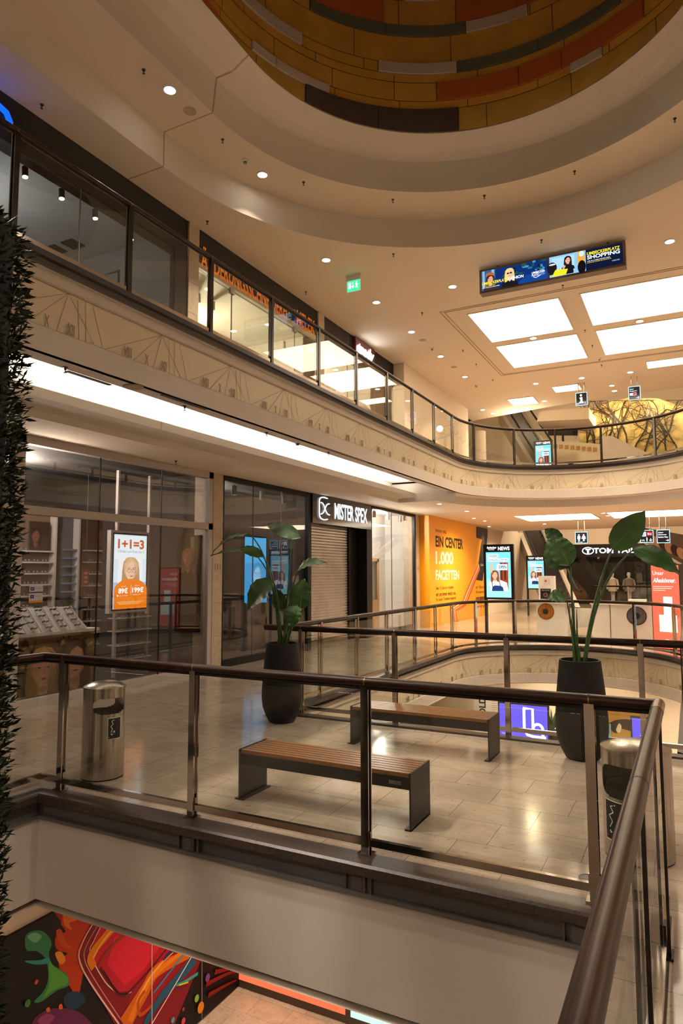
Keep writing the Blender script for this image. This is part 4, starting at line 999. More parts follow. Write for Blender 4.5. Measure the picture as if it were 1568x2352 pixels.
def tx(a, w, h):
    for i, t in enumerate(('Center-', 'Management', 'Berliner Platz')): a.text('#f2fbff', t, w * .12, h * (.74 - .17 * i), w * (.4, .62, .72)[i], h * .1, .02)
    a.line('#f2fbff', [(w * .68, h * .2), (w * .9, h * .2)], w * .03); a.line('#f2fbff', [(w * .8, h * .28), (w * .9, h * .2), (w * .8, h * .12)], w * .03)
hang_sign('lit hanging text sign with an arrow, rightmost under the lower ceiling', 1507, 1217, 1539, 1247, 24, 3.763, tx)
def inf(a, w, h):
    a.ell('#f2fbff', w * .47, h * .78, w * .09, h * .09, 16); a.poly('#f2fbff', [(w * .34, h * .62), (w * .58, h * .62), (w * .58, h * .28), (w * .68, h * .28), (w * .68, h * .18), (w * .3, h * .18), (w * .3, h * .28), (w * .4, h * .28), (w * .4, h * .53), (w * .34, h * .53)]); a.text('#f2fbff', '00', w * .1, h * .1, w * .16, h * .1); a.line('#f2fbff', [(w * .8, h * .3), (w * .8, h * .1)], w * .035)
hang_sign('lit information sign with a big white i hanging over the upper gallery', 1321, 903, 1349, 930, 24.5, 8.5, inf)
def tx2(a, w, h):
    a.text('#f2fbff', 'Center-', w * .12, h * .76, w * .35, h * .1); a.text('#f2fbff', 'Management', w * .12, h * .6, w * .6, h * .1); a.rect('#f2fbff', w * .12, h * .34, w * .66, h * .52); a.rect('#c62030', w * .36, h * .36, w * .64, h * .5); a.line('#f2fbff', [(w * .65, h * .16), (w * .88, h * .16)], w * .03); a.line('#f2fbff', [(w * .78, h * .24), (w * .88, h * .16), (w * .78, h * .08)], w * .03)
hang_sign('lit text sign with red field over the upper gallery, right of the i', 1442, 889, 1471, 917, 24.5, 8.5, tx2)
es = thing('exit_sign', 'green emergency exit sign on the upper ceiling above the tailor shop', 'sign', (-6.42, 13.0, 8.1))
MB().box(-6.60, 13.0, 8.36, -6.24, 13.06, 8.5).build('mount', WHITEM, es)
a = Art((-6.57, 12.995, 8.12), (1, 0, 0), (0, 0, 1), 1.3); a.rect('#35c47e', 0, 0, .31, .24); a.rect('#e9fff4', .03, .05, .09, .2); a.line('#e9fff4', [(.14, .2), (.14, .07)], .02); a.line('#e9fff4', [(.11, .11), (.14, .06), (.17, .11)], .018); a.ell('#e9fff4', .235, .185, .018, .018, 12); a.line('#e9fff4', [(.235, .165), (.23, .11), (.26, .05)], .03); a.line('#e9fff4', [(.23, .11), (.2, .06)], .022); a.line('#e9fff4', [(.2, .14), (.235, .155), (.27, .12)], .018); a.build('pictogram', es)
MB().box(-6.58, 13.0, 8.11, -6.25, 13.02, 8.36).build('panel', emat((.35, .9, .6), .5), es)

# ---------------------------------------------------------------- luminous ceiling panels
LUM = emat((1, .80, .58), 5.5)
def lum(label, x0, y0, x1, y1, z, m=LUM, f=.035):
    r = thing('luminous_panel', label, 'ceiling light', ((x0 + x1) / 2, (y0 + y1) / 2, z))
    MB().box(x0, y0, z - .012, x1, y1, z - .004).build('diffuser', m, r)
    s = MB(); s.box(x0 - f, y0 - f, z - .016, x1 + f, y0, z - .001).box(x0 - f, y1, z - .016, x1 + f, y1 + f, z - .001).box(x0 - f, y0, z - .016, x0, y1, z - .001).box(x1, y0, z - .016, x1 + f, y1, z - .001); s.build('frame', CEIL, r); return r
lum('large luminous upper ceiling panel, near left of the block of four', -4.82, 16.48, -2.58, 18.85, 8.5); lum('large luminous upper ceiling panel, near right of the block of four', -2.05, 16.48, .20, 18.80, 8.5)
lum('large luminous upper ceiling panel, far left of the block of four', -4.82, 19.31, -2.56, 21.62, 8.5); lum('large luminous upper ceiling panel, far right of the block of four', -2.03, 19.31, .20, 21.62, 8.5)
lum('luminous lower ceiling panel above the toilet sign', -5.36, 23.4, -2.85, 26.0, 3.78); lum('luminous lower ceiling panel right of the one above the toilet sign', -2.35, 23.4, .15, 26.0, 3.78)
for i, (x, y, w, h_) in enumerate(((-6.0, 25.6, .95, 1.1), (-4.15, 24.6, .9, .8), (-.95, 23.0, 1.1, .75))):
    lum('small square luminous panel on the far upper ceiling, %s from the left' % ORD[i], x, y, x + w, y + h_, 8.5)
s = MB()
for e in (0, .09):
    x0, y0_, x1, y1_ = -5.43 + e, 15.98 + e, .8 - e, 22.3 - e
    for b in ((x0, y0_, x1, y0_ + .02), (x0, y1_, x1, y1_ + .02), (x0, y0_, x0 + .02, y1_), (x1, y0_, x1 + .02, y1_)): s.box(b[0], b[1], 8.488, b[2], b[3], 8.4995)
struct(s.build('trim_ceiling_field', pbr('trim_beige', (.42, .33, .24), .7)))

# ---------------------------------------------------------------- downlights, sprinklers, detectors
def downlight(label, x, y, z, e, on=True, r=.085, spot=True, warm=(1, .68, .40)):
    t = thing('downlight', label, 'downlight', (x, y, z))
    MB().lathe((x, y, z), [(r + .03, -.002), (r + .03, -.010), (r, -.012), (r, -.004)], 24).build('trim_ring', WHITEM, t)
    MB().lathe((x, y, z), [(r, -.009), (.001, -.010)], 20).build('lamp_lens', emat((1, .88, .72), 22), t)
    if spot:
        ld = bpy.data.lights.new('spot', 'SPOT'); ld.energy = e * KL; ld.color = warm; ld.spot_size = math.radians(90); ld.spot_blend = 1.0; ld.shadow_soft_size = .09
        lo = bpy.data.objects.new('spot', ld); lo.location = (x, y, z - .03); col.objects.link(lo); lo.parent = t; lo.matrix_parent_inverse = Matrix.Translation((-x, -y, -z))
    return t
for i, y in enumerate((7.25, 9.70, 12.10, 14.66, 16.98, 19.39, 21.87)):
    z = 9.1 if i < 2 else 8.5
    wc_ = ((1, .82, .64), (1, .80, .60), (1, .76, .53))[i] if i < 3 else (1, .68, .42)
    downlight('%s downlight from the left along the upper shop fronts' % ORD[i], -6.65 + .015 * i, y, z, 150 if i > 2 else 330, warm=wc_)
DL = [(-4.65, 14.65, 'just left of the hanging double screen'), (-.08, 14.62, 'right of the hanging double screen'), (-3.70, 19.08, 'between the two left luminous panels'), (-.91, 19.08, 'between the two right luminous panels'), (-4.58, 23.86, 'first in the row behind the four panels'), (-3.04, 23.89, 'second in the row behind the four panels'), (-1.50, 23.95, 'third in the row behind the four panels'), (-5.18, 26.37, 'left one of the far pair above the railing'), (-4.78, 26.5, 'right one of the far pair above the railing'), (-2.21, 25.4, 'nearer one beneath the text sign'), (-2.2, 26.2, 'farther one beneath the text sign'), (-7.3, 26.77, 'at the far left corner of the upper ceiling'), (-7.1, 27.6, 'farthest left on the upper ceiling')]
for x, y, t in DL: downlight('upper ceiling downlight ' + t, x, y, 8.5, 95)
for i, (px, py) in enumerate(((1009, 1157), (1072, 1174), (1088, 1190), (1113, 1196), (1123, 1209), (1250, 1203), (1294, 1217), (1302, 1214), (1385, 1178), (1396, 1184))):
    p = oz(px, py, 3.78)
    if p.y < 31: downlight('small lower ceiling downlight, %s from the left beyond the oval opening' % ORD[i], p.x, p.y, 3.78, 110, r=.06, spot=i % 2 == 0)
# unseen fill spots without fixtures, added behind and beside the view to lift near surfaces
for i, (x, y, z, e) in enumerate(((-6.6, 2.0, 9.1, 220), (1.9, 4, 9.1, 80), (1.9, 9, 9.1, 95), (1.8, 13, 8.5, 190), (2.2, 17, 8.5, 130), (2.2, 22, 8.5, 120), (-6.6, -3, 9.1, 60), (2.2, 6, 3.76, 35), (-6.9, -6, 8.45, 150), (2.3, -6, 8.45, 110), (-2.4, -7.2, 8.45, 140), (-7.0, .5, 8.45, 180), (2.4, 0, 8.45, 75), (2.2, 11, 3.76, 45), (2.2, 15, 3.76, 60))):
    ld = bpy.data.lights.new('spot', 'SPOT'); ld.energy = e * KL; ld.color = (1, .82, .66); ld.spot_size = math.radians(140); ld.spot_blend = .8; ld.shadow_soft_size = .12
    lo = bpy.data.objects.new('spot', ld); lo.location = (x, y, z - .05); col.objects.link(lo)
for i, (x, y, e) in enumerate(((-6.6, 20, 70), (-6.6, 24, 90), (-6.4, 30, 90), (-2, 29, 90), (-4.4, 21.8, 50), (-1, 22, 70), (-2, 36, 200), (-6.0, 36, 150))):  # hidden spots with no fixtures, added to brighten the far walkways
    ld = bpy.data.lights.new('spot', 'SPOT'); ld.energy = e * KL; ld.color = (1, .72, .45); ld.spot_size = math.radians(150); ld.spot_blend = .8; ld.shadow_soft_size = .12
    lo = bpy.data.objects.new('spot', ld); lo.location = (x, y, 3.7 if y < 32 else 7.5); col.objects.link(lo)
for x, y, e in ((-3, 6, 50), (-6, 20, 300), (-2, 21, 260), (1.5, 14, 200), (-6, 9.5, 60), (-3, 2, 18), (-5.6, 4, 10), (-4, 26, 150), (2, 26, 120), (-5.5, 25, 90), (1, 25, 90), (-6.5, 14, 200)):  # hidden spots added to brighten the floor below and its ceiling
    ld = bpy.data.lights.new('spot', 'SPOT'); ld.energy = e * KL; ld.color = (1, .74, .5); ld.spot_size = math.radians(150); ld.spot_blend = .8; ld.shadow_soft_size = .15
    lo = bpy.data.objects.new('spot', ld); lo.location = (x, y, -1.05); col.objects.link(lo)

def sprinkler(name_, label, x, y, z, grp):
    t = MB(); t.cyl((x, y, z), (x, y, z - .035), .012, None, 8); t.cyl((x, y, z - .035), (x, y, z - .06), .004, None, 6); t.lathe((x, y, z - .062), [(.004, .004), (.02, .003), (.02, 0)], 10); t.lathe((x, y, z), [(.028, 0), (.028, -.006), (.012, -.008)], 12)
    o = t.build('ceiling_sprinkler', DGREY); tag(o, label, 'sprinkler', grp); return o
def zpick(px, py, z): return oz(px, py, z)
G = [('on the lower step of the upper ceiling ring', 9.1, [(330, 160), (511, 320), (697, 418), (902, 458), (1112, 449), (1319, 393), (1549, 272)]),
     ('on the flat upper ceiling around the ring', 8.5, [(96, 240), (476, 508), (702, 670), (903, 583), (1243, 551), (969, 718), (1292, 655), (1063, 804), (1343, 758), (1360, 793), (1093, 836), (1381, 838), (1131, 872)]),
     ('on the lower ceiling edge under the gallery', 4.0, [(150, 843), (424, 932), (612, 993), (754, 1038)])]
for where, z, pts in G:
    for i, (px, py) in enumerate(pts):
        p = oz(px, py, z); sprinkler('sprinkler', 'small sprinkler %s, %s from the left' % (where, ORD[i]), p.x, p.y, z, 'ceiling sprinklers')
p = oz(404, 1058, 3.78); sprinkler('sprinkler', 'small sprinkler over the optician window beside the pillar', p.x, p.y, 3.78, 'ceiling sprinklers')
def detector(label, px, py, z, r=.06):
    p = oz(px, py, z); t = thing('smoke_detector', label, 'smoke detector', (p.x, p.y, z))
    MB().lathe((p.x, p.y, z), [(r, 0), (r, -.02), (r * .8, -.03)], 20).build('base', WHITEM, t); MB().lathe((p.x, p.y, z - .03), [(r * .55, 0), (r * .5, -.03), (.005, -.04)], 16).build('sensor_head', MGREY, t)
for i, (px, py, z) in enumerate(((563, 368, 9.1), (992, 800, 8.5), (1093, 885, 8.5), (1376, 823, 8.5))):
    detector('white ceiling smoke detector with grey head, ' + ('beside the second downlight', 'below the left luminous panels', 'near the far gallery corner', 'behind the four luminous panels')[i], px, py, z)
detector('white smoke detector under the gallery edge above the optician', 683, 1014, 4.0)
def speaker(label, px, py, z, r=.10):
    p = oz(px, py, z); t = MB().lathe((p.x, p.y, z), [(r, 0), (r, -.008), (r * .9, -.012), (.001, -.012)], 24).build('ceiling_speaker', pbr('speaker_grille', (.42, .34, .25), .8)); tag(t, label, 'ceiling speaker')
speaker('round beige ceiling speaker beside the first downlight of the ring', 436, 255, 9.1); speaker('round ceiling speaker beside the fifth downlight', 970, 781, 8.5); speaker('round ceiling speaker beside the sixth downlight', 1042, 843, 8.5); speaker('wide round speaker under the gallery edge above the optician window', 306, 888, 4.0, .12)
for i, (px0, py0, px1, py1) in enumerate(((150, 852, 250, 884), (370, 906, 470, 940), (722, 1022, 850, 1060))):
    p, q = oz(px0, py0, 4.0), oz(px1, py1, 4.0); t = MB().box(min(p.x, q.x) - .01, p.y, 3.992, min(p.x, q.x) + .05, q.y, 3.9995).build('slot_vent', pbr('slot_dark', (.09, .075, .06), .6)); tag(t, 'narrow dark slot vent in the underside of the gallery edge, %s from the left' % ORD[i], 'vent')
# ---------------------------------------------------------------- inside the optician
def catmull(P, n=6, closed=True):
    out = []; N = len(P)
    for i in range(N if closed else N - 1):
        p0, p1, p2, p3 = (P[(i - 1) % N], P[i], P[(i + 1) % N], P[(i + 2) % N]) if closed else (P[max(0, i - 1)], P[i], P[i + 1], P[min(N - 1, i + 2)])
        for k in range(n):
            t = k / n
            out.append(tuple(.5 * ((2 * p1[j]) + (-p0[j] + p2[j]) * t + (2 * p0[j] - 5 * p1[j] + 4 * p2[j] - p3[j]) * t * t + (-p0[j] + 3 * p1[j] - 3 * p2[j] + p3[j]) * t ** 3) for j in (0, 1)))
    return out
SHELF = pbr('white_shelf', (.62, .58, .54), .5)
GLS = pbr('spectacle_frame', (.02, .018, .018), .3); LENS = pbr('spectacle_lens', (.35, .35, .37), .1)
s = MB()
for e in (-1, 1):
    s.tube([(0, e * .034 + .026 * math.cos(2 * PI * i / 12), .026 + .021 * math.sin(2 * PI * i / 12)) for i in range(12)], .0035, 5, 0, True)
    s.tube([(0, e * .062, .036), (-.05, e * .064, .034), (-.11, e * .062, .014)], .003, 4)
    s.poly([(.0005, e * .034 + .024 * math.cos(2 * PI * i / 10), .026 + .019 * math.sin(2 * PI * i / 10)) for i in range(10)], 1)
s.tube([(0, -.009, .032), (.002, 0, .036), (0, .009, .032)], .003, 4)
GM = bpy.data.meshes.new('eyeglasses'); GM.from_pydata(s.v, [], s.f); GM.materials.append(GLS); GM.materials.append(LENS); GM.polygons.foreach_set('material_index', s.mi)
def eyeglasses(loc, label, group, tilt=0, sc_=1.0):
    o = bpy.data.objects.new('eyeglasses', GM); col.objects.link(o); o.location = loc; o.rotation_euler = (0, tilt, 0); o.scale = (sc_,) * 3
    tag(o, label, 'eyeglasses', group)
ct = thing('display_counter', 'white counter with a photo print of two women, inside the optician window', 'counter', (-8.95, 7.2, 0))
MB().box(-9.35, 6.2, .006, -8.82, 8.10, .90).box(-9.38, 6.15, .90, -8.76, 8.16, .945).build('cabinet', WHITEM, ct)
a = Art((-8.815, 6.2, 0), (0, 1, 0), (0, 0, 1)); a.clip = (0, .02, 1.9, .88); a.rect('#7a5d34', 0, .02, 1.9, .88)
for i in range(70): a.ell(random.choice(['#b08a45', '#3d2d18', '#caa65c', '#5c4423', '#8d6c38']), random.uniform(.05, 1.85), random.uniform(.45, .86), random.uniform(.02, .10), random.uniform(.01, .04), 9, rot=random.uniform(0, 3))
a.rect('#2e2114', .0, .5, .35, .8)
a.portrait(.88, .40, .26, hair='#d8a868', skin='#e0ad88', shirt='#cfc0ad', hair2='#b98a52', shades=False, glasses='#c9a36a'); a.portrait(1.45, .46, .27, hair='#4a3020', skin='#d39a74', shirt='#e0d6c8', hair2='#5c3a24')
a.build('photo_print', ct)
ty = thing('display_tray', 'sloping grey tray holding rows of spectacles on the counter', 'display tray', (-8.95, 7.2, .945))
MB().add([(-8.80, 6.2, .95), (-8.80, 7.95, .95), (-9.15, 7.85, 1.30), (-9.15, 6.2, 1.30), (-9.2, 7.85, .95), (-9.2, 6.2, .95)], [(0, 1, 2, 3), (1, 4, 2), (0, 3, 5), (3, 2, 4, 5)])
s = MB(); s.add([(-8.80, 6.2, .95), (-8.80, 7.95, .95), (-9.15, 7.85, 1.30), (-9.15, 6.2, 1.30), (-9.2, 7.85, .95), (-9.2, 6.2, .95)], [(0, 1, 2, 3), (1, 4, 2), (0, 3, 5), (3, 2, 4, 5)])
s.build('sloped_board', pbr('tray_grey', (.55, .53, .50), .6), ty)
s = MB()
for j in range(6):
    y = 6.52 + j * .27; s.obox((-8.795, y, .955), (-.35, 0, .35), (0, .012, 0), (.006, 0, .006))
s.build('dividers', SHELF, ty)
for r_ in range(4):
    for c_ in range(5):
        eyeglasses((-8.825 - r_ * .085, 6.66 + c_ * .27, .998 + r_ * .085), 'pair of spectacles on the sloping tray, row %s from the bottom, %s from the left' % (ORD[r_], ORD[c_]), 'spectacles on the sloping tray', .78, 1.0)
for i, (px, py) in enumerate(((88, 1394), (152, 1392))):
    p = ox(px, py, -9.3); t = MB().lathe((p.x, p.y, 1.30), [(.05, 0), (.10, .03), (.12, .08), (.11, .12), (.06, .125)], 20).build('black_bowl', BLACK); tag(t, 'black rounded bowl behind the sloping tray, %s of two' % ('left', 'right')[i], 'bowl')
    MB().box(p.x - .05, p.y - .05, .947, p.x + .05, p.y + .05, 1.30).build('pedestal', DARKROOM, t)
stn = thing('display_stand', 'white post stand with glass shelves under the lit price screen', 'stand', (-9.1, 9.2, 0))
for y in (8.82, 9.62): MB().box(-9.16, y, 0, -9.10, y + .045, 3.70).build('post', FRAMEW, stn)
for z in (.30, .55, .80, 1.03): MB().box(-9.28, 8.82, z, -9.02, 9.66, z + .016).build('shelf', SHELF, stn)
for k, z in enumerate((.316, .566, .816, 1.046)):
    for c_ in range(5): eyeglasses((-9.06, 8.965 + .137 * c_, z), 'pair of spectacles on the stand shelf, %s shelf from the floor' % ORD[k], 'spectacles on the stand shelf %s' % ORD[k])
scn = thing('price_screen', 'lit upright price screen 1+1=3 in the optician window', 'screen', (-9.0, 9.07, 1.2))
MB().box(-9.09, 8.58, 1.14, -9.0, 9.52, 2.60).build('housing', pbr('housing_white', (.6, .58, .57), .4), scn)
a = Art((-8.995, 8.62, 1.18), (0, 1, 0), (0, 0, 1), 1.0); W, H = .86, 1.38
a.rect('#0c0c10', 0, 0, W, H); a.rect('#aac4ea', .03, .03, W - .03, H - .03); a.rect('#d7eaf6', .03, .5, W - .03, H - .03); a.rect('#e6f4fa', .06, .92, W - .06, H - .05)
a.text('#c85a1c', '1+1=3', .12, 1.10, .64, .17, .035); a.text('#6f8aa8', '3 Brillen zum Preis von 2', .12, 1.03, .64, .045)
a.rect('#eef3f5', .13, .42, .73, .95); a.clip = (.13, .42, .73, .95); a.portrait(.44, .71, .19, hair='#dcb887', skin='#ecc3a6', shirt='#d8c4b2', glasses='#6b4440', lip='#c05a55', hair2='#b98d5c')
a.clip = None; a.poly('#e97d14', [(.03, .03), (W - .03, .03), (W - .03, .36)] + [(W / 2 + .40 * math.cos(t), .36 + .20 * math.sin(t)) for t in [PI * i / 20 for i in range(21)]] + [(.03, .36)])
a.text('#ffffff', '89€', .13, .30, .22, .10, .035); a.rect('#ffffff', .425, .25, .43, .46); a.text('#ffffff', '199€', .46, .31, .28, .10, .035)
a.text('#fff1e0', 'ab nur', .19, .42, .12, .02); a.text('#fff1e0', 'ab nur', .52, .43, .12, .02); a.ell('#fff1e0', .11, .265, .018, .018, 10); a.text('#fff1e0', 'inklusive Gläser', .14, .255, .22, .02); a.text('#fff1e0', 'Gleitsicht', .47, .265, .2, .02)
for i in range(3): a.rect('#f9c98e', .10 + .02 * i, .15 - i * .02, .74 - .05 * i, .157 - i * .02)
a.build('screen_picture', scn)
def rack(label, grp, px0, px1, zlo, zhi, n, X=-11.2, blue=False):
    y0_, y1_ = ox(px0, 1312, X).y, ox(px1, 1312, X).y
    r = thing('spectacle_rack', label, 'rack', (X, (y0_ + y1_) / 2, 0))
    MB().box(X - .10, y0_, .002, X - .05, y1_, 3.1).build('back_panel', pbr('rack_back', (.16, .10, .07), .6) if not blue else pbr('rack_back2', (.09, .10, .12), .6), r)
    MB().box(X - .1, y1_ - .04, .002, X + .12, y1_, 3.1).build('side_panel', SHELF, r)
    for i in range(n):
        z = zlo + (zhi - zlo) * i / (n - 1)
        MB().box(X - .05, y0_ + .02, z, X + .10, y1_ - .05, z + .028).build('shelf', SHELF if not blue else emat((.45, .55, .75), .12), r)
        m_ = int((y1_ - y0_ - .15) / .19)
        for k in range(m_): eyeglasses((X + .078, y0_ + .14 + .19 * k, z + .028), 'pair of spectacles on the %s' % grp, 'spectacles on the ' + grp, 0, 1.1)
rack('wide spectacle rack at the left of the optician shop', 'left spectacle rack', 40, 119, .75, 2.25, 8); rack('narrow bluish spectacle rack between two wide racks', 'narrow bluish rack', 143, 173, .95, 2.3, 9, -11.2, True); rack('wide spectacle rack behind the lit price screen', 'rack behind the price screen', 190, 300, .35, 2.3, 9)
for i, (x0, x1, h_) in enumerate(((66, 116, '#33241c'), (200, 300, '#3a2018'))):
    p, q = ox(x0, 1270, -11.12), ox(x1, 1200, -11.12); r = thing('wall_poster', ('dark fashion poster above the left spectacle rack', 'wide dark poster with faces above the rack behind the screen')[i], 'poster', (p.x, p.y, p.z))
    MB().box(-11.16, p.y, p.z, -11.125, q.y, q.z).build('board', DARKROOM, r)
    a = Art((-11.122, p.y, p.z), (0, 1, 0), (0, 0, 1)); w_, h2 = q.y - p.y, q.z - p.z; a.clip = (0, 0, w_, h2); a.rect(h_, 0, 0, w_, h2); a.portrait(w_ * .3, h2 * .55, h2 * .2, hair='#1d1210', skin='#7a4a36', shirt='#2b1a16'); a.portrait(w_ * .7, h2 * .5, h2 * .17, hair='#2a1a14', skin='#8a5a44', shirt='#5a2418') if i else None; a.build('print', r)
p, q = ox(189, 1345, -10.4), ox(205, 1309, -10.4); r = thing('price_board', 'small red price board hanging in front of the rack', 'sign', (p.x, p.y, p.z)); MB().box(-10.42, p.y, p.z, -10.4, q.y, q.z).build('board', pbr('board_red', (.35, .06, .04), .5), r); MB().cyl((-10.41, (p.y + q.y) / 2, q.z), (-10.41, (p.y + q.y) / 2, 3.77), .006).build('wire', DGREY, r)
a = Art((-10.398, p.y, p.z), (0, 1, 0), (0, 0, 1)); w_, h2 = q.y - p.y, q.z - p.z
for i in range(3): a.rect('#c9a196', w_ * .2, h2 * (.15 + .28 * i), w_ * .8, h2 * (.32 + .28 * i))
a.build('print', r)
pw = thing('wall_poster', 'tall poster of a blonde woman on the right side wall of the optician', 'poster', (-8.8, 10.3, 1.5)); p, q = oy(403, 1450, 10.28), oy(460, 1229, 10.28); w_, h2 = q.x - p.x, q.z - p.z
MB().box(p.x, 10.28, p.z, q.x, 10.32, q.z).build('board', DARKROOM, pw)
a = Art((p.x, 10.276, p.z), (1, 0, 0), (0, 0, 1)); a.rect('#3a3424', 0, 0, w_, h2); a.rect('#5b5030', w_ * .55, h2 * .7, w_ * .95, h2); a.rect('#8a7a48', w_ * .6, h2 * .8, w_ * .75, h2 * .98); a.portrait(w_ * .5, h2 * .76, h2 * .085, hair='#9a7144', skin='#b98264', shirt='#1c1512', hair2='#7c5a36'); a.poly('#2a1512', [(0, 0), (w_ * .05, h2 * .5), (w_ * .3, h2 * .6), (w_ * .8, h2 * .6), (w_, h2 * .5), (w_, 0)]); a.build('print', pw)
a = Art((FX + .008, 6.55, 1.18), (0, 1, 0), (0, 0, 1)); p, q = ox(66, 1385, FX + .01), ox(99, 1345, FX + .01); w_, h2 = q.y - p.y, q.z - p.z; a.o = V((FX + .008, p.y, p.z)); a.rect('#d98a34', 0, 0, w_, h2 * .12); a.rect('#c9c7cc', 0, h2 * .12, w_, h2); a.rect('#3d4c7c', 0, h2 * .56, w_, h2 * .64)
for v_ in (.26, .72): a.rect('#2f3f74', w_ * .08, h2 * v_, w_ * .36, h2 * (v_ + .2)); a.text('#e8e8f0', 'TÜV', w_ * .12, h2 * (v_ + .06), w_ * .2, h2 * .08); a.rect('#8d8f9c', w_ * .42, h2 * (v_ + .12), w_ * .8, h2 * (v_ + .15))
o = a.build('window_stickers'); tag(o, 'two white and blue test seal stickers on the optician window', 'sticker')

# ---------------------------------------------------------------- inside the eyewear shop and the bright shop
bl = thing('lit_panel', 'tall blue glowing picture panel inside the eyewear shop', 'lit panel', (-9.6, 13.4, 1)); p, q = ox(560, 1385, -9.4), ox(618, 1237, -9.4)
MB().box(-9.5, p.y, .0, -9.41, min(q.y, 14.05), q.z + .03).build('housing', BLACK, bl); w_, h2 = min(q.y, 14.05) - p.y, q.z - p.z
a = Art((-9.405, p.y, p.z), (0, 1, 0), (0, 0, 1), 1.0); a.rect('#2a90d0', .02, 0, w_, h2); a.rect('#3fa6df', .02, h2 * .6, w_, h2); a.portrait(w_ * .58, h2 * .42, h2 * .15, hair='#2f8fcc', skin='#7fbde6', shirt='#2a86c4', hair2='#2f94d2', lip='#5a9fd0', glasses='#1f5f9a'); a.text('#d5ecfa', 'PRO', w_ * .15, h2 * .1, w_ * .2, h2 * .06); a.build('lit_picture', bl)
p, q = ox(655, 1366, -10), ox(668, 1340, -10); r = thing('small_screen', 'small blue lit screen near the counter of the eyewear shop', 'screen', (-10, p.y, p.z)); MB().box(-10.05, p.y, p.z - .05, -10.0, q.y, q.z).build('housing', BLACK, r); MB().box(-10.03, (p.y + q.y) / 2 - .03, .0, -10.01, (p.y + q.y) / 2 + .03, p.z - .05).build('stand', BLACK, r)
a = Art((-9.998, p.y, p.z), (0, 1, 0), (0, 0, 1), 1.6); a.rect('#2f7fd6', .02, 0, q.y - p.y - .02, q.z - p.z - .03); a.rect('#d8ecfa', .02, q.z - p.z - .06, q.y - p.y - .02, q.z - p.z - .04); a.build('lit_picture', r)
for i, (px0, px1, py) in enumerate(((503, 528, 1390), (618, 650, 1392))):
    p, q = ox(px0, py, -9.9), ox(px1, py, -9.9); t = thing('work_table', 'wooden topped work table inside the eyewear shop, %s of two' % ('left', 'right')[i], 'table', (-9.9, p.y, 0)); MB().box(-10.4, p.y, p.z - .05, -9.7, q.y, p.z).build('table_top', SLAT, t)
    for dx, yy in ((-10.35, p.y + .03), (-9.78, p.y + .03), (-10.35, q.y - .08), (-9.78, q.y - .08)): MB().box(dx, yy, .006, dx + .05, yy + .05, p.z - .05).build('leg', BLACK, t)
def spotlamp(label, x, y, z, h=.16, r=.05, mat=BLACK, on=True, stem=.03):
    t = thing('ceiling_spot', label, 'spotlight', (x, y, z)); MB().cyl((x, y, z), (x, y, z - stem), .015).build('stem', mat, t); MB().cyl((x, y, z - stem), (x, y, z - stem - h), r, None, 16).build('lamp_can', mat, t); MB().cyl((x, y, z - stem - h - .002), (x, y, z - stem - h + .002), r * .85, None, 16).build('lamp_face', emat((.85, .93, 1), 14) if on else WHITEM, t)
for i, (px, py) in enumerate(((538, 1110), (601, 1122), (650, 1130))): p = oz(px, py - 8, 3.76); y = ox(px, py, -8.75).y; spotlamp('dark cylinder spotlight inside the eyewear window, %s from the left' % ORD[i], -8.75, y, 3.76, .2, .055, MGREY, False)
for i, px in enumerate((859, 890, 918)): y = ox(px, 1170, -8.6).y; spotlamp('grey cylinder spotlight behind the bright shop window, %s from the left' % ORD[i], -8.6, y, 3.76, .2, .055, MGREY, False)
fs = thing('wall_sign', 'small grey framed diagram sign on the white wall behind glass', 'sign', (-9.29, 20, 1.7)); p, q = ox(901, 1341, -9.285), ox(928, 1317, -9.285); MB().box(-9.298, p.y, p.z, -9.275, q.y, q.z).build('frame', MGREY, fs); a = Art((-9.273, p.y, p.z), (0, 1, 0), (0, 0, 1)); w_, h2 = q.y - p.y, q.z - p.z; a.rect('#b9b4ac', w_ * .08, h2 * .1, w_ * .92, h2 * .9); a.line('#55504a', [(w_ * .2, h2 * .3), (w_ * .4, h2 * .45), (w_ * .6, h2 * .42), (w_ * .82, h2 * .65)], .02); a.build('print', fs)
p = ox(889, 1348, -9.29); o = MB().box(-9.298, p.y - .05, p.z - .08, -9.26, p.y + .05, p.z + .08).build('wall_switch', MGREY); tag(o, 'small grey control box on the white wall left of the framed sign', 'switch')
dw = thing('wooden_door', 'light wood framed door at the left of the bright shop', 'door', (-9.25, 18.2, 0)); y0_, y1_ = ox(853, 1400, -9.2).y, ox(871, 1400, -9.2).y; WD = pbr('light_wood', (.48, .30, .15), .4); MB().box(-9.26, y0_, .006, -9.2, y1_, .95).build('door_leaf', WD, dw); MB().box(-9.26, y1_ - .12, .95, -9.2, y1_, 2.3).box(-9.26, y0_, 2.2, -9.2, y1_, 2.3).build('frame', WD, dw); MB().box(-9.24, y0_, .95, -9.23, y1_ - .12, 2.2).build('pane', GLASSD, dw)

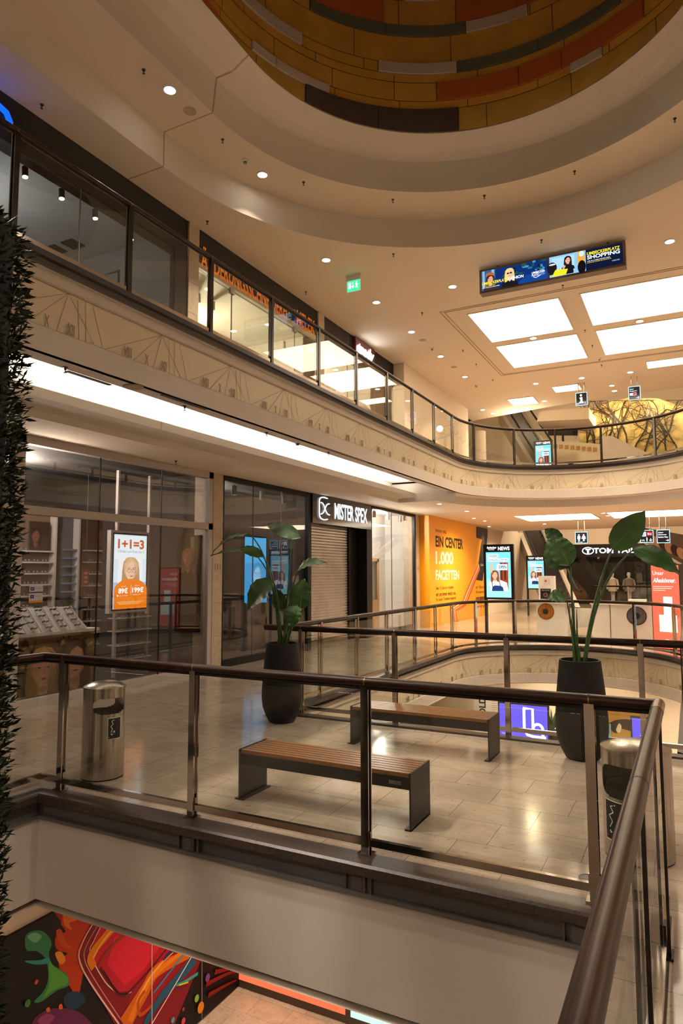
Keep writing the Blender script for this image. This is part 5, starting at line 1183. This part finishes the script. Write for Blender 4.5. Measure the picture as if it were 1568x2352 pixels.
# ---------------------------------------------------------------- inside the upper shops
tk = thing('light_track', 'black light track with lit spots inside the upper grey shop', 'light track', (-8.6, 7.5, 7.7))
XT = -8.62; za, zb_ = ox(90, 385, XT), ox(320, 560, XT); zt = (za.z + zb_.z) / 2 + .04
MB().box(XT - .025, 4.2, zt, XT + .025, zb_.y + .3, zt + .04).build('rail', BLACK, tk)
for y in (5.2, 7.2): MB().cyl((XT, y, zt + .04), (XT, y, 8.35), .006).build('wire', BLACK, tk)
for px, py in ((57, 400), (141, 452), (218, 496), (300, 547)):
    p = ox(px, py, XT); sp = MB().cyl((XT, p.y, zt), (XT, p.y, zt - .05), .014).cyl((XT, p.y, zt - .04), (XT + .01, p.y, zt - .19), .045, None, 16).build('spot_head', BLACK, tk)
    MB().cyl((XT + .01, p.y, zt - .193), (XT + .011, p.y, zt - .198), .04, None, 14).build('lamp_face', emat((.8, .9, 1), 9), sp)
p, q = ox(297, 664, -10.5), ox(366, 645, -10.5); o = MB().obox((-10.5, p.y, p.z), (.05, 0, 0), (0, q.y - p.y, 0), (0, 0, .05)).build('linear_lamp', emat((1, .97, .92), 7)); tag(o, 'thin white lit linear lamp inside the upper grey shop', 'lamp')
MB().cyl((-10.48, (p.y + q.y) / 2, p.z + .05), (-10.48, (p.y + q.y) / 2, 8.35), .006).build('wire', BLACK, o)
for i, (px, py, px2, py2) in enumerate(((372, 598, 388, 700), (273, 622, 284, 680))):
    p, q = ox(px, py, -8.9), ox(px2, py2, -8.9); z1 = p.z; y0_, y1_ = p.y, p.y + .5
    t = thing('garment_rack', 'black tube garment rack inside the upper grey shop, %s of two' % ('right', 'left')[i], 'garment rack', (-8.9, p.y, 4.96))
    MB().tube([(-8.9, y0_, 4.965), (-8.9, y0_, z1), (-9.4, y0_, z1), (-9.4, y0_, 4.965)], .02, 8).build('frame', BLACK, t, smooth=True); MB().box(-9.4, y0_ - .2, 4.965, -8.9, y0_ + .25, 5.45).build('shelf_box', BLACK, t)
for i, (px, py) in enumerate(((167, 560), (127, 573))):
    p = oz(px, py, 8.345); o = MB().box(p.x - .16, p.y - .16, 8.325, p.x + .16, p.y + .16, 8.349).build('ceiling_vent', BLACK); tag(o, 'square dark vent in the upper grey shop ceiling, %s of two' % ('right', 'left')[i], 'vent')
for i, (px, py) in enumerate(((455, 640), (488, 655), (650, 755), (672, 768))):
    y = ox(px, py, -9.2).y; spotlamp('white ceiling spotlight inside the upper tailor shop, %s from the left' % ORD[i], -9.2, y, 7.89, .2, .06, WHITEM, False)
def plight(x, y, z, e, c=(1, .8, .6), r=.15):  # unseen point fill added to brighten shop interiors and the optician's counter print
    ld = bpy.data.lights.new('room_fill', 'POINT'); ld.energy = e * KL; ld.color = c; ld.shadow_soft_size = r
    lo = bpy.data.objects.new('room_fill', ld); lo.location = (x, y, z); col.objects.link(lo)
plight(-10, 7.5, 3.5, 26, (1, .85, .72)); plight(-8.5, 6.6, 3.3, 9, (1, .86, .74)); plight(-9.6, 12, 3.4, 13, (1, .88, .75)); plight(-8.8, 19.5, 3.5, 60, (1, .92, .82)); plight(-10.5, 6.5, 7.4, 9, (.85, .93, 1)); plight(-10.2, 12, 7.4, 110, (1, .86, .62)); plight(-10.2, 17, 7.4, 90, (1, .84, .62))

# ---------------------------------------------------------------- lower floor seen through the voids
struct(MB().box(-7.2, -8, -4.95, -6.95, 9.72, -.93).build('wall_lower_left', CEIL))
mu = thing('wall_mural', 'large dark mural of colourful paint splashes round a red flask, on the floor below', 'mural', (-6.93, 7, -4.9))
MB().box(-6.95, 3.0, -4.93, -6.90, 9.70, -2.18).build('board', BLACK, mu)
a = Art((-6.898, 0, 0), (0, 1, 0), (0, 0, 1)); a.gap = .0006
def mp(px, py): p = ox(px, py, -6.898); return (p.y, p.z)
def blob(c, pts, n=5): a.poly(c, catmull([mp(*p) for p in pts], n))
def rib(c, pts, w0, w1=None):
    P = catmull([mp(*p) for p in pts], 6, False) + [mp(*pts[-1])]; n = len(P) - 1; w1 = w0 if w1 is None else w1; a.line(c, P, [max(.01, (w0 + (w1 - w0) * i / n)) for i in range(n + 1)])
a.rect('#0d0a0c', 3.0, -4.9, 9.70, -2.2)
blob('#a01414', [(125, 2092), (160, 2075), (235, 2085), (215, 2140), (160, 2130)])
blob('#b5340c', [(150, 2095), (185, 2090), (225, 2110), (205, 2170), (190, 2240), (178, 2290), (160, 2265), (140, 2235), (135, 2205), (155, 2190), (130, 2180), (128, 2150), (150, 2140), (140, 2120)])
blob('#d9711a', [(146, 2096), (168, 2092), (176, 2112), (158, 2120), (165, 2135), (148, 2125)]); blob('#c24a10', [(128, 2140), (140, 2135), (150, 2160), (165, 2178), (140, 2172)]); blob('#e08a28', [(126, 2190), (140, 2186), (150, 2205), (138, 2215)])
blob('#2f7a55', [(58, 2150), (75, 2138), (100, 2140), (118, 2165), (112, 2190), (120, 2215), (150, 2235), (158, 2262), (130, 2275), (95, 2300), (78, 2300), (100, 2275), (110, 2245), (105, 2205), (85, 2185), (60, 2182)])
blob('#4f9a3a', [(112, 2205), (122, 2218), (150, 2240), (155, 2258), (120, 2275), (100, 2290), (112, 2260)]); blob('#6fae8e', [(62, 2152), (78, 2142), (95, 2150), (80, 2165)]); blob('#2c8a86', [(56, 2207), (90, 2205), (110, 2200), (112, 2212), (80, 2215)])
blob('#14324f', [(145, 2290), (160, 2278), (185, 2280), (195, 2300), (170, 2318), (150, 2312)]); blob('#5c1f4e', [(75, 2345), (95, 2325), (130, 2315), (170, 2320), (200, 2340), (215, 2375), (80, 2375)]); blob('#8a3a6e', [(85, 2345), (105, 2328), (125, 2335), (105, 2355)]); blob('#d0602a', [(134, 2310), (140, 2305), (143, 2315), (136, 2318)]); blob('#d0602a', [(105, 2316), (112, 2313), (114, 2322), (107, 2324)])
a.poly('#7a0f1e', [mp(*p) for p in ((218, 2100), (270, 2085), (395, 2145), (462, 2200), (400, 2352), (385, 2385), (275, 2375), (205, 2250), (180, 2200))])
a.poly('#b3142c', [mp(*p) for p in ((232, 2125), (275, 2105), (380, 2150), (395, 2185), (300, 2275), (260, 2280), (215, 2215), (205, 2185))])
a.poly('#d6203a', [mp(*p) for p in ((262, 2150), (330, 2140), (372, 2165), (330, 2225), (285, 2262), (245, 2215))]); a.poly('#8f1022', [mp(*p) for p in ((300, 2275), (395, 2185), (450, 2205), (330, 2330), (290, 2320))])
rib('#e3b4ae', [(222, 2104), (190, 2160), (180, 2200), (205, 2255), (272, 2352)], .02); rib('#c88a86', [(232, 2110), (200, 2165), (192, 2200), (216, 2250), (283, 2352)], .012); rib('#f0d2cc', [(240, 2108), (214, 2160), (206, 2190), (240, 2255), (275, 2282), (300, 2278)], .012)
rib('#5a0a14', [(228, 2222), (262, 2272), (285, 2284), (330, 2240), (380, 2180), (390, 2165)], .035); rib('#2a0508', [(236, 2230), (268, 2278), (290, 2282)], .02)
rib('#d97a14', [(318, 2120), (270, 2122), (232, 2160), (206, 2195), (214, 2222)], .15, .09); rib('#f0a63a', [(300, 2122), (262, 2132), (232, 2165), (212, 2200)], .03); rib('#8a3a10', [(322, 2135), (280, 2150), (240, 2190), (222, 2222)], .05, .03)
rib('#c9610f', [(455, 2180), (400, 2205), (355, 2232), (330, 2275), (300, 2325), (285, 2352)], .12, .30); rib('#e07a18', [(430, 2178), (392, 2205), (352, 2240), (318, 2295), (296, 2345)], .05, .12); rib('#f0a238', [(395, 2186), (372, 2208), (340, 2248), (312, 2300)], .03, .05); rib('#b14a0c', [(330, 2275), (315, 2300), (320, 2330), (345, 2310)], .05)
rib('#17506e', [(445, 2200), (408, 2245), (368, 2290), (330, 2352)], .20, .10); rib('#2c7f9e', [(420, 2190), (385, 2235), (350, 2280)], .03); rib('#1d2a66', [(400, 2175), (380, 2195), (372, 2205)], .07, .03); rib('#2f9a8a', [(452, 2235), (425, 2252), (402, 2262)], .05, .03); rib('#d8c02a', [(430, 2255), (408, 2262)], .02)
rib('#e8dcd4', [(447, 2180), (400, 2260), (345, 2352)], .018); rib('#e6d6ce', [(346, 2140), (346, 2352)], .012); rib('#b9a8a0', [(461, 2190), (461, 2340)], .006)
for c_, x, y, r in (('#6f3f86', 474, 2245, 9), ('#7fb04a', 449, 2292, 8), ('#d98a24', 458, 2313, 12), ('#d0455a', 418, 2344, 7), ('#4f9aa6', 394, 2342, 6), ('#9c2f3a', 418, 2317, 4), ('#3f7a3a', 60, 2303, 6), ('#b9473a', 80, 2254, 4), ('#d98a24', 470, 2192, 8)): p = mp(x, y); a.ell(c_, p[0], p[1], r * .006, r * .007, 16, rot=.5)
for pts in (((470, 2260), (520, 2235), (545, 2230)), ((475, 2285), (515, 2262), (540, 2250)), ((490, 2232), (520, 2225), (535, 2222))): rib('#7a1512', pts, .07, .02)
rib('#d9d0ca', [(452, 2185), (458, 2192), (452, 2200)], .012)
a.build('painting', mu)
lb = thing('light_box', 'long lit orange and mint advertising box on the floor below the bridge', 'light box', (-6, 9.7, -4.9)); YB = 9.6
p, q = oy(526, 2238, YB), oy(823, 2352, YB)
zb = -4.86; MB().box(-7.05, YB, zb - .08, -2.5, YB + .25, -3.55).build('housing', pbr('box_brown', (.09, .06, .045), .45), lb)
a = Art((-7.0, YB - .003, zb), (1, 0, 0), (0, 0, 1), 1.0); xm = oy(797, 2318, YB).x + 7.0; a.rect('#ee6a45', .02, .03, xm - .03, 1.25); a.rect('#bfe6d2', xm + .06, .03, 4.4, 1.25)
p, q = oy(545, 2215, YB), oy(692, 2272, YB); a.text('#fdf0ea', 'Kunden-Info oder am Automaten im Untergeschoss.', p.x + 7.0, .27, q.x - p.x, .075, .01); a.ring('#fbd9cc', xm - .35, .22, .08, .06, .02)
for k in range(3): a.poly('#d8303a', [(xm + .32 + .3 * k, .30), (xm + .40 + .3 * k, .38), (xm + .48 + .3 * k, .30), (xm + .40 + .3 * k, .18)])
a.ell('#3fa65a', xm + .9, .10, .05, .05, 12); a.build('lit_picture', lb)
def vscreen(label, px0, py0, px1, py1, Y, logo):
    p, q = oy(px0, py1, Y), oy(px1, py0, Y); w_, h2 = q.x - p.x, q.z - p.z; r = thing('advertising_screen', label, 'screen', (p.x, Y, -4.95)); MB().box(p.x - .05, Y, p.z - .05, q.x + .05, Y + .12, q.z + .05).build('housing', BLACK, r)
    for x in (p.x + .1, q.x - .2): MB().box(x, Y + .02, -4.95, x + .1, Y + .1, p.z - .05).build('leg', BLACK, r)
    a = Art((p.x, Y - .004, p.z), (1, 0, 0), (0, 0, 1), 1.1); a.rect('#6a58e2', 0, 0, w_, h2)
    if logo:
        a.line('#ffffff', [(w_ * .56, h2 * .9), (w_ * .52, h2 * .9), (w_ * .52, h2 * .28), (w_ * .58, h2 * .12), (w_ * .72, h2 * .08), (w_ * .92, h2 * .08), (w_ * .96, h2 * .08)], h2 * .085); a.line('#ffffff', [(w_ * .50, h2 * .9), (w_ * .7, h2 * .9), (w_ * .7, h2 * .22)], h2 * .085)
        a.line('#ffffff', [(w_ * .80 + w_ * .1 * math.cos(t), h2 * .30 + h2 * .16 * math.sin(t)) for t in [PI - PI * i / 12 for i in range(13)]] + [(w_ * .90, h2 * .1)], h2 * .085)
        a.text('#e6e2ff', 'lumea', w_ * .05, h2 * .09, w_ * .14, h2 * .03)
    a.build('lit_picture', r)
vscreen('violet lit screen with a white outline logo, seen under the rear bench', 1148, 1624, 1256, 1690, 24.0, True); vscreen('plain violet lit screen partly hidden by the near right handrail', 1453, 1652, 1484, 1704, 22.5, False)
bn = thing('banner', 'white banner with black upright letters on the floor below', 'banner', (-7, 27, -4.9)); p, q = oy(1088, 1650, 27), oy(1148, 1600, 27); MB().box(p.x, 27, -4.95, q.x, 27.05, q.z).build('cloth', WHITEM, bn)
a = Art((p.x, 26.996, p.z), (1, 0, 0), (0, 0, 1)); text_into(a.mb, 'GOLDEN', (p.x + .5, 26.99, p.z - .1), (0, 0, 1), (-1, 0, 0), 1.4, .28, a.mat('#15130f'), .03)
for i in range(7): a.rect('#8d867a', .75, .25 + i * .08, 1.2, .265 + i * .08)
a.build('print', bn)
wp = thing('wall_picture', 'wide wood-toned wall picture with a dark animal head on the floor below', 'picture', (-2, 26, -4)); p, q = oy(1385, 1692, 26), oy(1500, 1612, 26); MB().box(p.x, 26, p.z, q.x, 26.1, q.z).box(p.x, 26, -4.95, q.x, 26.1, p.z).build('board', pbr('board_beige', (.45, .33, .2), .6), wp); a = Art((p.x, 25.995, p.z), (1, 0, 0), (0, 0, 1)); w_, h2 = q.x - p.x, q.z - p.z
a.rect('#b08d4e', 0, 0, w_, h2)
for i in range(9): a.rect('#8d6d36', 0, h2 * (.3 + i * .075), w_, h2 * (.31 + i * .075))
blob_ = catmull([(w_ * .1, h2 * .3), (w_ * .25, h2 * .45), (w_ * .5, h2 * .5), (w_ * .62, h2 * .4), (w_ * .58, h2 * .22), (w_ * .35, h2 * .25), (w_ * .25, h2 * .12)]); a.poly('#2c2723', blob_); a.poly('#d8d2c4', catmull([(w_ * .26, h2 * .2), (w_ * .32, h2 * .38), (w_ * .37, h2 * .3), (w_ * .33, h2 * .15)])); a.rect('#7fa6b0', 0, 0, w_ * .16, h2 * .35); a.build('print', wp)
fpn = thing('floor_plant', 'small dark potted plant beside the violet screen on the floor below', 'plant', (-4.6, 24.6, -4.95)); p = oy(1268, 1672, 24.4); MB().lathe((p.x, 24.4, -4.95), [(.16, 0), (.2, .9), (.22, 1.35), (.2, 1.35)], 20).build('pot', PLANTER, fpn)
s = MB()
for i in range(40):
    t = random.uniform(0, 2 * PI); leaf(s, (p.x, 24.4, -3.6), (p.x + .35 * math.cos(t), 24.4 + .35 * math.sin(t), -3.6 + random.uniform(.2, .7)), .05, (0, -.3, 1), .03)
s.build('foliage', [LEAFM, LEAFL], fpn, smooth=True)

# ---------------------------------------------------------------- far end of the lower level
tt = thing('shop_sign', 'long black shop sign with white lit letters at the far end', 'sign', (-3, 40.8, 2.9)); p, q = oy(1300, 1279, 40.7), oy(1600, 1253, 40.7); MB().box(p.x, 40.7, 2.66, q.x, 41, 3.40).build('sign_box', BLACKG, tt)
s = MB(); p, q = oy(1363, 1271, 40.7), oy(1480, 1259, 40.7); text_into(s, 'TOM TAILOR', (p.x, 40.695, 2.88), (1, 0, 0), (0, 0, 1), (q.x - p.x) * 1.08, .30, 0, .015, .02); c_ = oy(1350, 1265, 40.7); s.tube([(c_.x + .30 * math.cos(2 * PI * i / 24), 40.67, 3.03 + .19 * math.sin(2 * PI * i / 24)) for i in range(24)], .022, 6, 0, True); s.box(c_.x - .13, 40.66, 3.08, c_.x + .14, 40.69, 3.14).box(c_.x - .045, 40.66, 2.90, c_.x + .045, 40.69, 3.1); s.build('lettering', emat((.93, .97, 1), 3), tt)
x0 = oy(1300, 1279, 40.75).x; w6 = struct(MB().box(x0, 40.72, 0, 7.9, 40.78, .12).box(x0, 40.72, 0, x0 + .1, 40.78, 2.66).box(-2.2, 40.72, 0, -2.1, 40.78, 2.66).box(1.5, 40.72, 0, 1.6, 40.78, 2.66).build('window_6', BLACK)); struct(MB().box(x0, 40.98, 0, 7.9, 40.99, 2.66).build('wall_far_shop', pbr('far_shop_dark', (.03, .026, .024), .6))); MB().box(x0, 40.73, .12, 7.9, 40.74, 2.66).build('pane', GLASSD, w6)
COAT = pbr('coat_cream', (.42, .38, .32), .7); SKIN = pbr('mannequin_white', (.45, .43, .4), .5)
for i, (px, c_) in enumerate(((1408, COAT), (1446, pbr('coat_dark', (.16, .13, .11), .7)))):
    b = oy(px, 1385, 40.3); t = thing('mannequin', ('shop mannequin in a cream coat in front of the far dark shop', 'shop mannequin in a darker coat, right of the cream one')[i], 'mannequin', (b.x, 40.3, 0)); X = b.x
    s = MB(); s.lathe((X, 40.3, 0), [(.12, .03), (.10, .4), (.13, .85), (.17, .95), (.13, 1.1), (.19, 1.4), (.07, 1.5), (.06, 1.56), (.09, 1.62), (.095, 1.72), (.05, 1.8)], 16, sy=.7); s.build('figure', SKIN, t, smooth=True)
    s = MB(); s.lathe((X, 40.3, 0), [(.25, .75), (.22, 1.0), (.20, 1.2), (.24, 1.42), (.08, 1.5)], 16, sy=.75)
    for e in (-1, 1): s.tube([(X + e * .22, 40.3, 1.4), (X + e * .29, 40.27, 1.12), (X + e * .26, 40.2, .86)], [.07, .06, .05], 8)
    s.build('coat', c_, t, smooth=True); MB().lathe((X, 40.3, 0), [(.2, 0), (.2, .03)], 20).build('base', BLACK, t)
def escalator(label, b, t, w=1.15, stepm=None):
    b, t = V(b), V(t); r = thing('escalator', label, 'escalator', b); h = V((t.x - b.x, t.y - b.y, 0)); L = h.length; d = h.normalized(); sd = V((d.y, -d.x, 0)); rise = t.z - b.z; n = max(8, int(rise / .21))
    s = MB(); rows = []
    for i in range(n):
        p0 = b + d * (L * i / n) + V((0, 0, rise * i / n)); p1 = p0 + V((0, 0, rise / n)); rows += [p0, p1]
    rows.append(t); s.strip([[p - sd * w / 2 for p in rows], [p + sd * w / 2 for p in rows]]); s.build('steps', pbr('escalator_step', (.06, .055, .05), .5, .3), r)
    sl = (t - b).normalized(); up = V((0, 0, 1))
    for e, nm in ((-1, 'side_panel'), (1, 'side_panel')):
        o = sd * e * (w / 2 + .02); P = [b + o - up * .55, t + o - up * .55, t + o + up * .22, b + o + up * .22]; s = MB(); q_ = sd * e * .22
        s.add(P + [p + q_ for p in P], [(0, 1, 2, 3), (4, 5, 6, 7), (0, 1, 5, 4), (3, 2, 6, 7)]); s.build(nm, pbr('escalator_side', (.50, .46, .41), .35, .5), r)
        s = MB(); P = [b + o + q_ * .5 + up * .22, t + o + q_ * .5 + up * .22, t + o + q_ * .5 + up * .95, b + o + q_ * .5 + up * .95]; s.poly(P); s.build('glass_balustrade', GLASS, r)
        MB().tube([b + o + q_ * .5 + up * .95 - d * .5, b + o + q_ * .5 + up * .97, t + o + q_ * .5 + up * .97, t + o + q_ * .5 + up * .95 + d * .5], .05, 8).build('handrail', BLACK, r)
    s = MB(); P = [b - up * .55, t - up * .55]; s.add([p + sd * e * (w / 2 + .24) for p in P for e in (-1, 1)], [(0, 1, 3, 2)]); s.build('underside', FASCIA, r); return r
escalator('dark escalator climbing left beside the black far shop sign', oz(1296, 1406, 0.02), oz(1203, 1186, 4.95), .95)
escalator('escalator seen through the curved upper gallery glass, climbing to the left', oz(1276, 1115, 5.8), oz(1172, 948, 10.8), .95)
e3 = thing('escalator', 'escalator flank with photo panels at the far right under the ceiling', 'escalator', (1, 33, 2)); P = [oy(px, py, 33) for px, py in ((1440, 1205), (1568, 1228), (1640, 1262), (1640, 1345), (1568, 1300), (1440, 1222))]; s = MB(); s.poly(P); s.poly([p + V((0, 1.2, 0)) for p in P])
for i in range(6): s.poly([P[i], P[(i + 1) % 6], P[(i + 1) % 6] + V((0, 1.2, 0)), P[i] + V((0, 1.2, 0))])
q_ = oy(1600, 1322, 33); MB().box(q_.x - .1, 33.1, 0, q_.x + .2, 34.1, q_.z + .3).build('support_post', CEIL, e3); s.build('side_panel', pbr('panel_brown', (.12, .08, .06), .5), e3)
a = Art((0, 32.99, 0), (1, 0, 0), (0, 0, 1))
for i in range(8):
    x = 1480 + i * 14; p = oy(x, 1232 + i * 6.5, 32.99); a.ell(random.choice(['#c9a084', '#7a4a3a', '#e0c8b4', '#3a2a26']), p.x, p.z, .16, .28, 12, rot=.4)
a.build('photo_print', e3); MB().tube([oy(1440, 1222, 32.95), oy(1568, 1300, 32.95), oy(1640, 1345, 32.95)], .06, 8).build('white_edge', WHITEM, e3)
balustrade('balustrade', 'distant glass balustrade in front of the dark far shop', [(-4.4, 36.5), (3.2, 36.5)], [.3 + 1.3 * k for k in range(6)], joint_posts=False)
# ---------------------------------------------------------------- far end of the upper level
gw = thing('wall_mural', 'golden wall with dark painted trees and vines at the far upper level', 'mural', (0, 34, 5)); Yg = 34
P = [oy(px, py, Yg) for px, py in ((1330, 1085), (1330, 958), (1352, 946), (1400, 924), (1440, 914), (1510, 915), (1568, 934), (1650, 960), (1650, 1085))]; s = MB(); s.poly(P); s.build('gold_surface', pbr('gold_paint', (.44, .32, .11), .45, .2, noise=.45, nscale=3), gw)
a = Art((0, Yg - .01, 0), (1, 0, 0), (0, 0, 1))
def branch(px, py, ang, L, w, depth):
    pts = [(px, py)]; 
    for i in range(5):
        ang += random.uniform(-.35, .35); px += math.cos(ang) * L / 5; py -= math.sin(ang) * L / 5; py = max(py, 922); pts.append((px, py))
    a.line('#2a2010', [(oy(x, y, Yg - .01).x, oy(x, y, Yg - .01).z) for x, y in pts], w)
    if depth:
        for k in range(3): i = random.randint(1, 5); branch(*pts[i], ang + random.uniform(-1.3, 1.3), L * .6, w * .6, depth - 1)
for x in (1345, 1362, 1385, 1408, 1436, 1455, 1480, 1505, 1530, 1556): branch(x, 1040, PI / 2 + random.uniform(-.2, .2), random.uniform(70, 115), .075, 3)
a.build('tree_print', gw)
def box_px(name, label, cat, pts, Y, dep, mat, group=None):
    P = [oy(px, py, Y) for px, py in pts]; s = MB(); Q = [p + V((0, dep, 0)) for p in P]; n = len(P); s.poly(P); s.poly(Q[::-1])
    for i in range(n): s.poly([P[i], P[(i + 1) % n], Q[(i + 1) % n], Q[i]])
    o = s.build(name, mat); tag(o, label, cat); return o
box_px('stair_balustrade', 'white sloping stair flank in front of the golden wall', 'balustrade', ((1380, 1002), (1404, 1001), (1492, 1043), (1492, 1142), (1380, 1144.5)), 31.2, .3, WHITE)
o = box_px('cornice', 'beige cornice with small square ornaments behind the upper escalator', 'cornice', ((1244, 1010), (1380, 1020), (1380, 1146), (1244, 1146)), 31.9, .4, CREAM); a = Art((0, 31.89, 0), (1, 0, 0), (0, 0, 1))
for i in range(9): p = oy(1262 + i * 13, 1019 + i * 1.1, 31.89); a.rect('#b48a55', p.x - .09, p.z - .2, p.x + .09, p.z)
a.build('ornament_squares', o)
o = box_px('parking_sign', 'black panel with a red P field at the far upper level', 'sign', ((1258, 966), (1326, 966), (1326, 1000), (1258, 1000)), 33.0, .1, BLACKG); a = Art((0, 32.99, 0), (1, 0, 0), (0, 0, 1)); p, q = oy(1262, 984, 32.99), oy(1278, 972, 32.99); a.rect('#c2313a', p.x, p.z, q.x, q.z); a.text('#f4e9e4', 'P', p.x + .1, p.z + .06, .12, .18, .03); p, q = oy(1279, 984, 32.99), oy(1291, 973, 32.99); a.rect('#a58a66', p.x, p.z, q.x, q.z); a.build('print', o); MB().box(-5.2, 33.02, 4.95, -5.1, 33.1, 8.4).build('support_post', BLACK, o)
_c = oy(1099, 1000, 31); struct(MB().cyl((_c.x, 31, 4.95), (_c.x, 31, 8.5), .33, None, 28).build('wall_round_column', CEIL))
cb = box_px('ceiling_block', '', '', ((1240, 944), (1352, 936), (1352, 962), (1232, 968)), 31, 2.5, CEIL); del cb['label']; del cb['category']; struct(cb)
struct(MB().box(-13, 40.6, 4.95, 8, 40.8, 13.9).build('wall_upper_far', CEIL))
for x, y, z, e in ((-2.9, 33.0, 9.3, 15), (-1.3, 33.0, 9.3, 15), (.3, 33.0, 9.3, 15), (-5, 33, 10, 60), (-6, 28, 8.0, 25), (-1, 31, 11, 60)):
    ld = bpy.data.lights.new('spot', 'POINT'); ld.energy = e * KL; ld.color = (1, .76, .48); ld.shadow_soft_size = .15; lo = bpy.data.objects.new('spot', ld); lo.location = (x, y, z); col.objects.link(lo)

# ---------------------------------------------------------------- world and render look
w = bpy.data.worlds.new('world'); sc.world = w; w.use_nodes = True
w.node_tree.nodes['Background'].inputs[0].default_value = (.5, .36, .24, 1); w.node_tree.nodes['Background'].inputs[1].default_value = .05
sc.view_settings.view_transform = 'Standard'; sc.view_settings.look = 'None'; sc.view_settings.exposure = .54
cy = sc.cycles; cy.max_bounces = 4; cy.diffuse_bounces = 3; cy.glossy_bounces = 3; cy.transmission_bounces = 2; cy.transparent_max_bounces = 24
cy.caustics_reflective = False; cy.caustics_refractive = False; cy.sample_clamp_indirect = 4; cy.sample_clamp_direct = 40; cy.use_denoising = True; cy.use_adaptive_sampling = False; cy.blur_glossy = .5
cy.use_light_tree = False
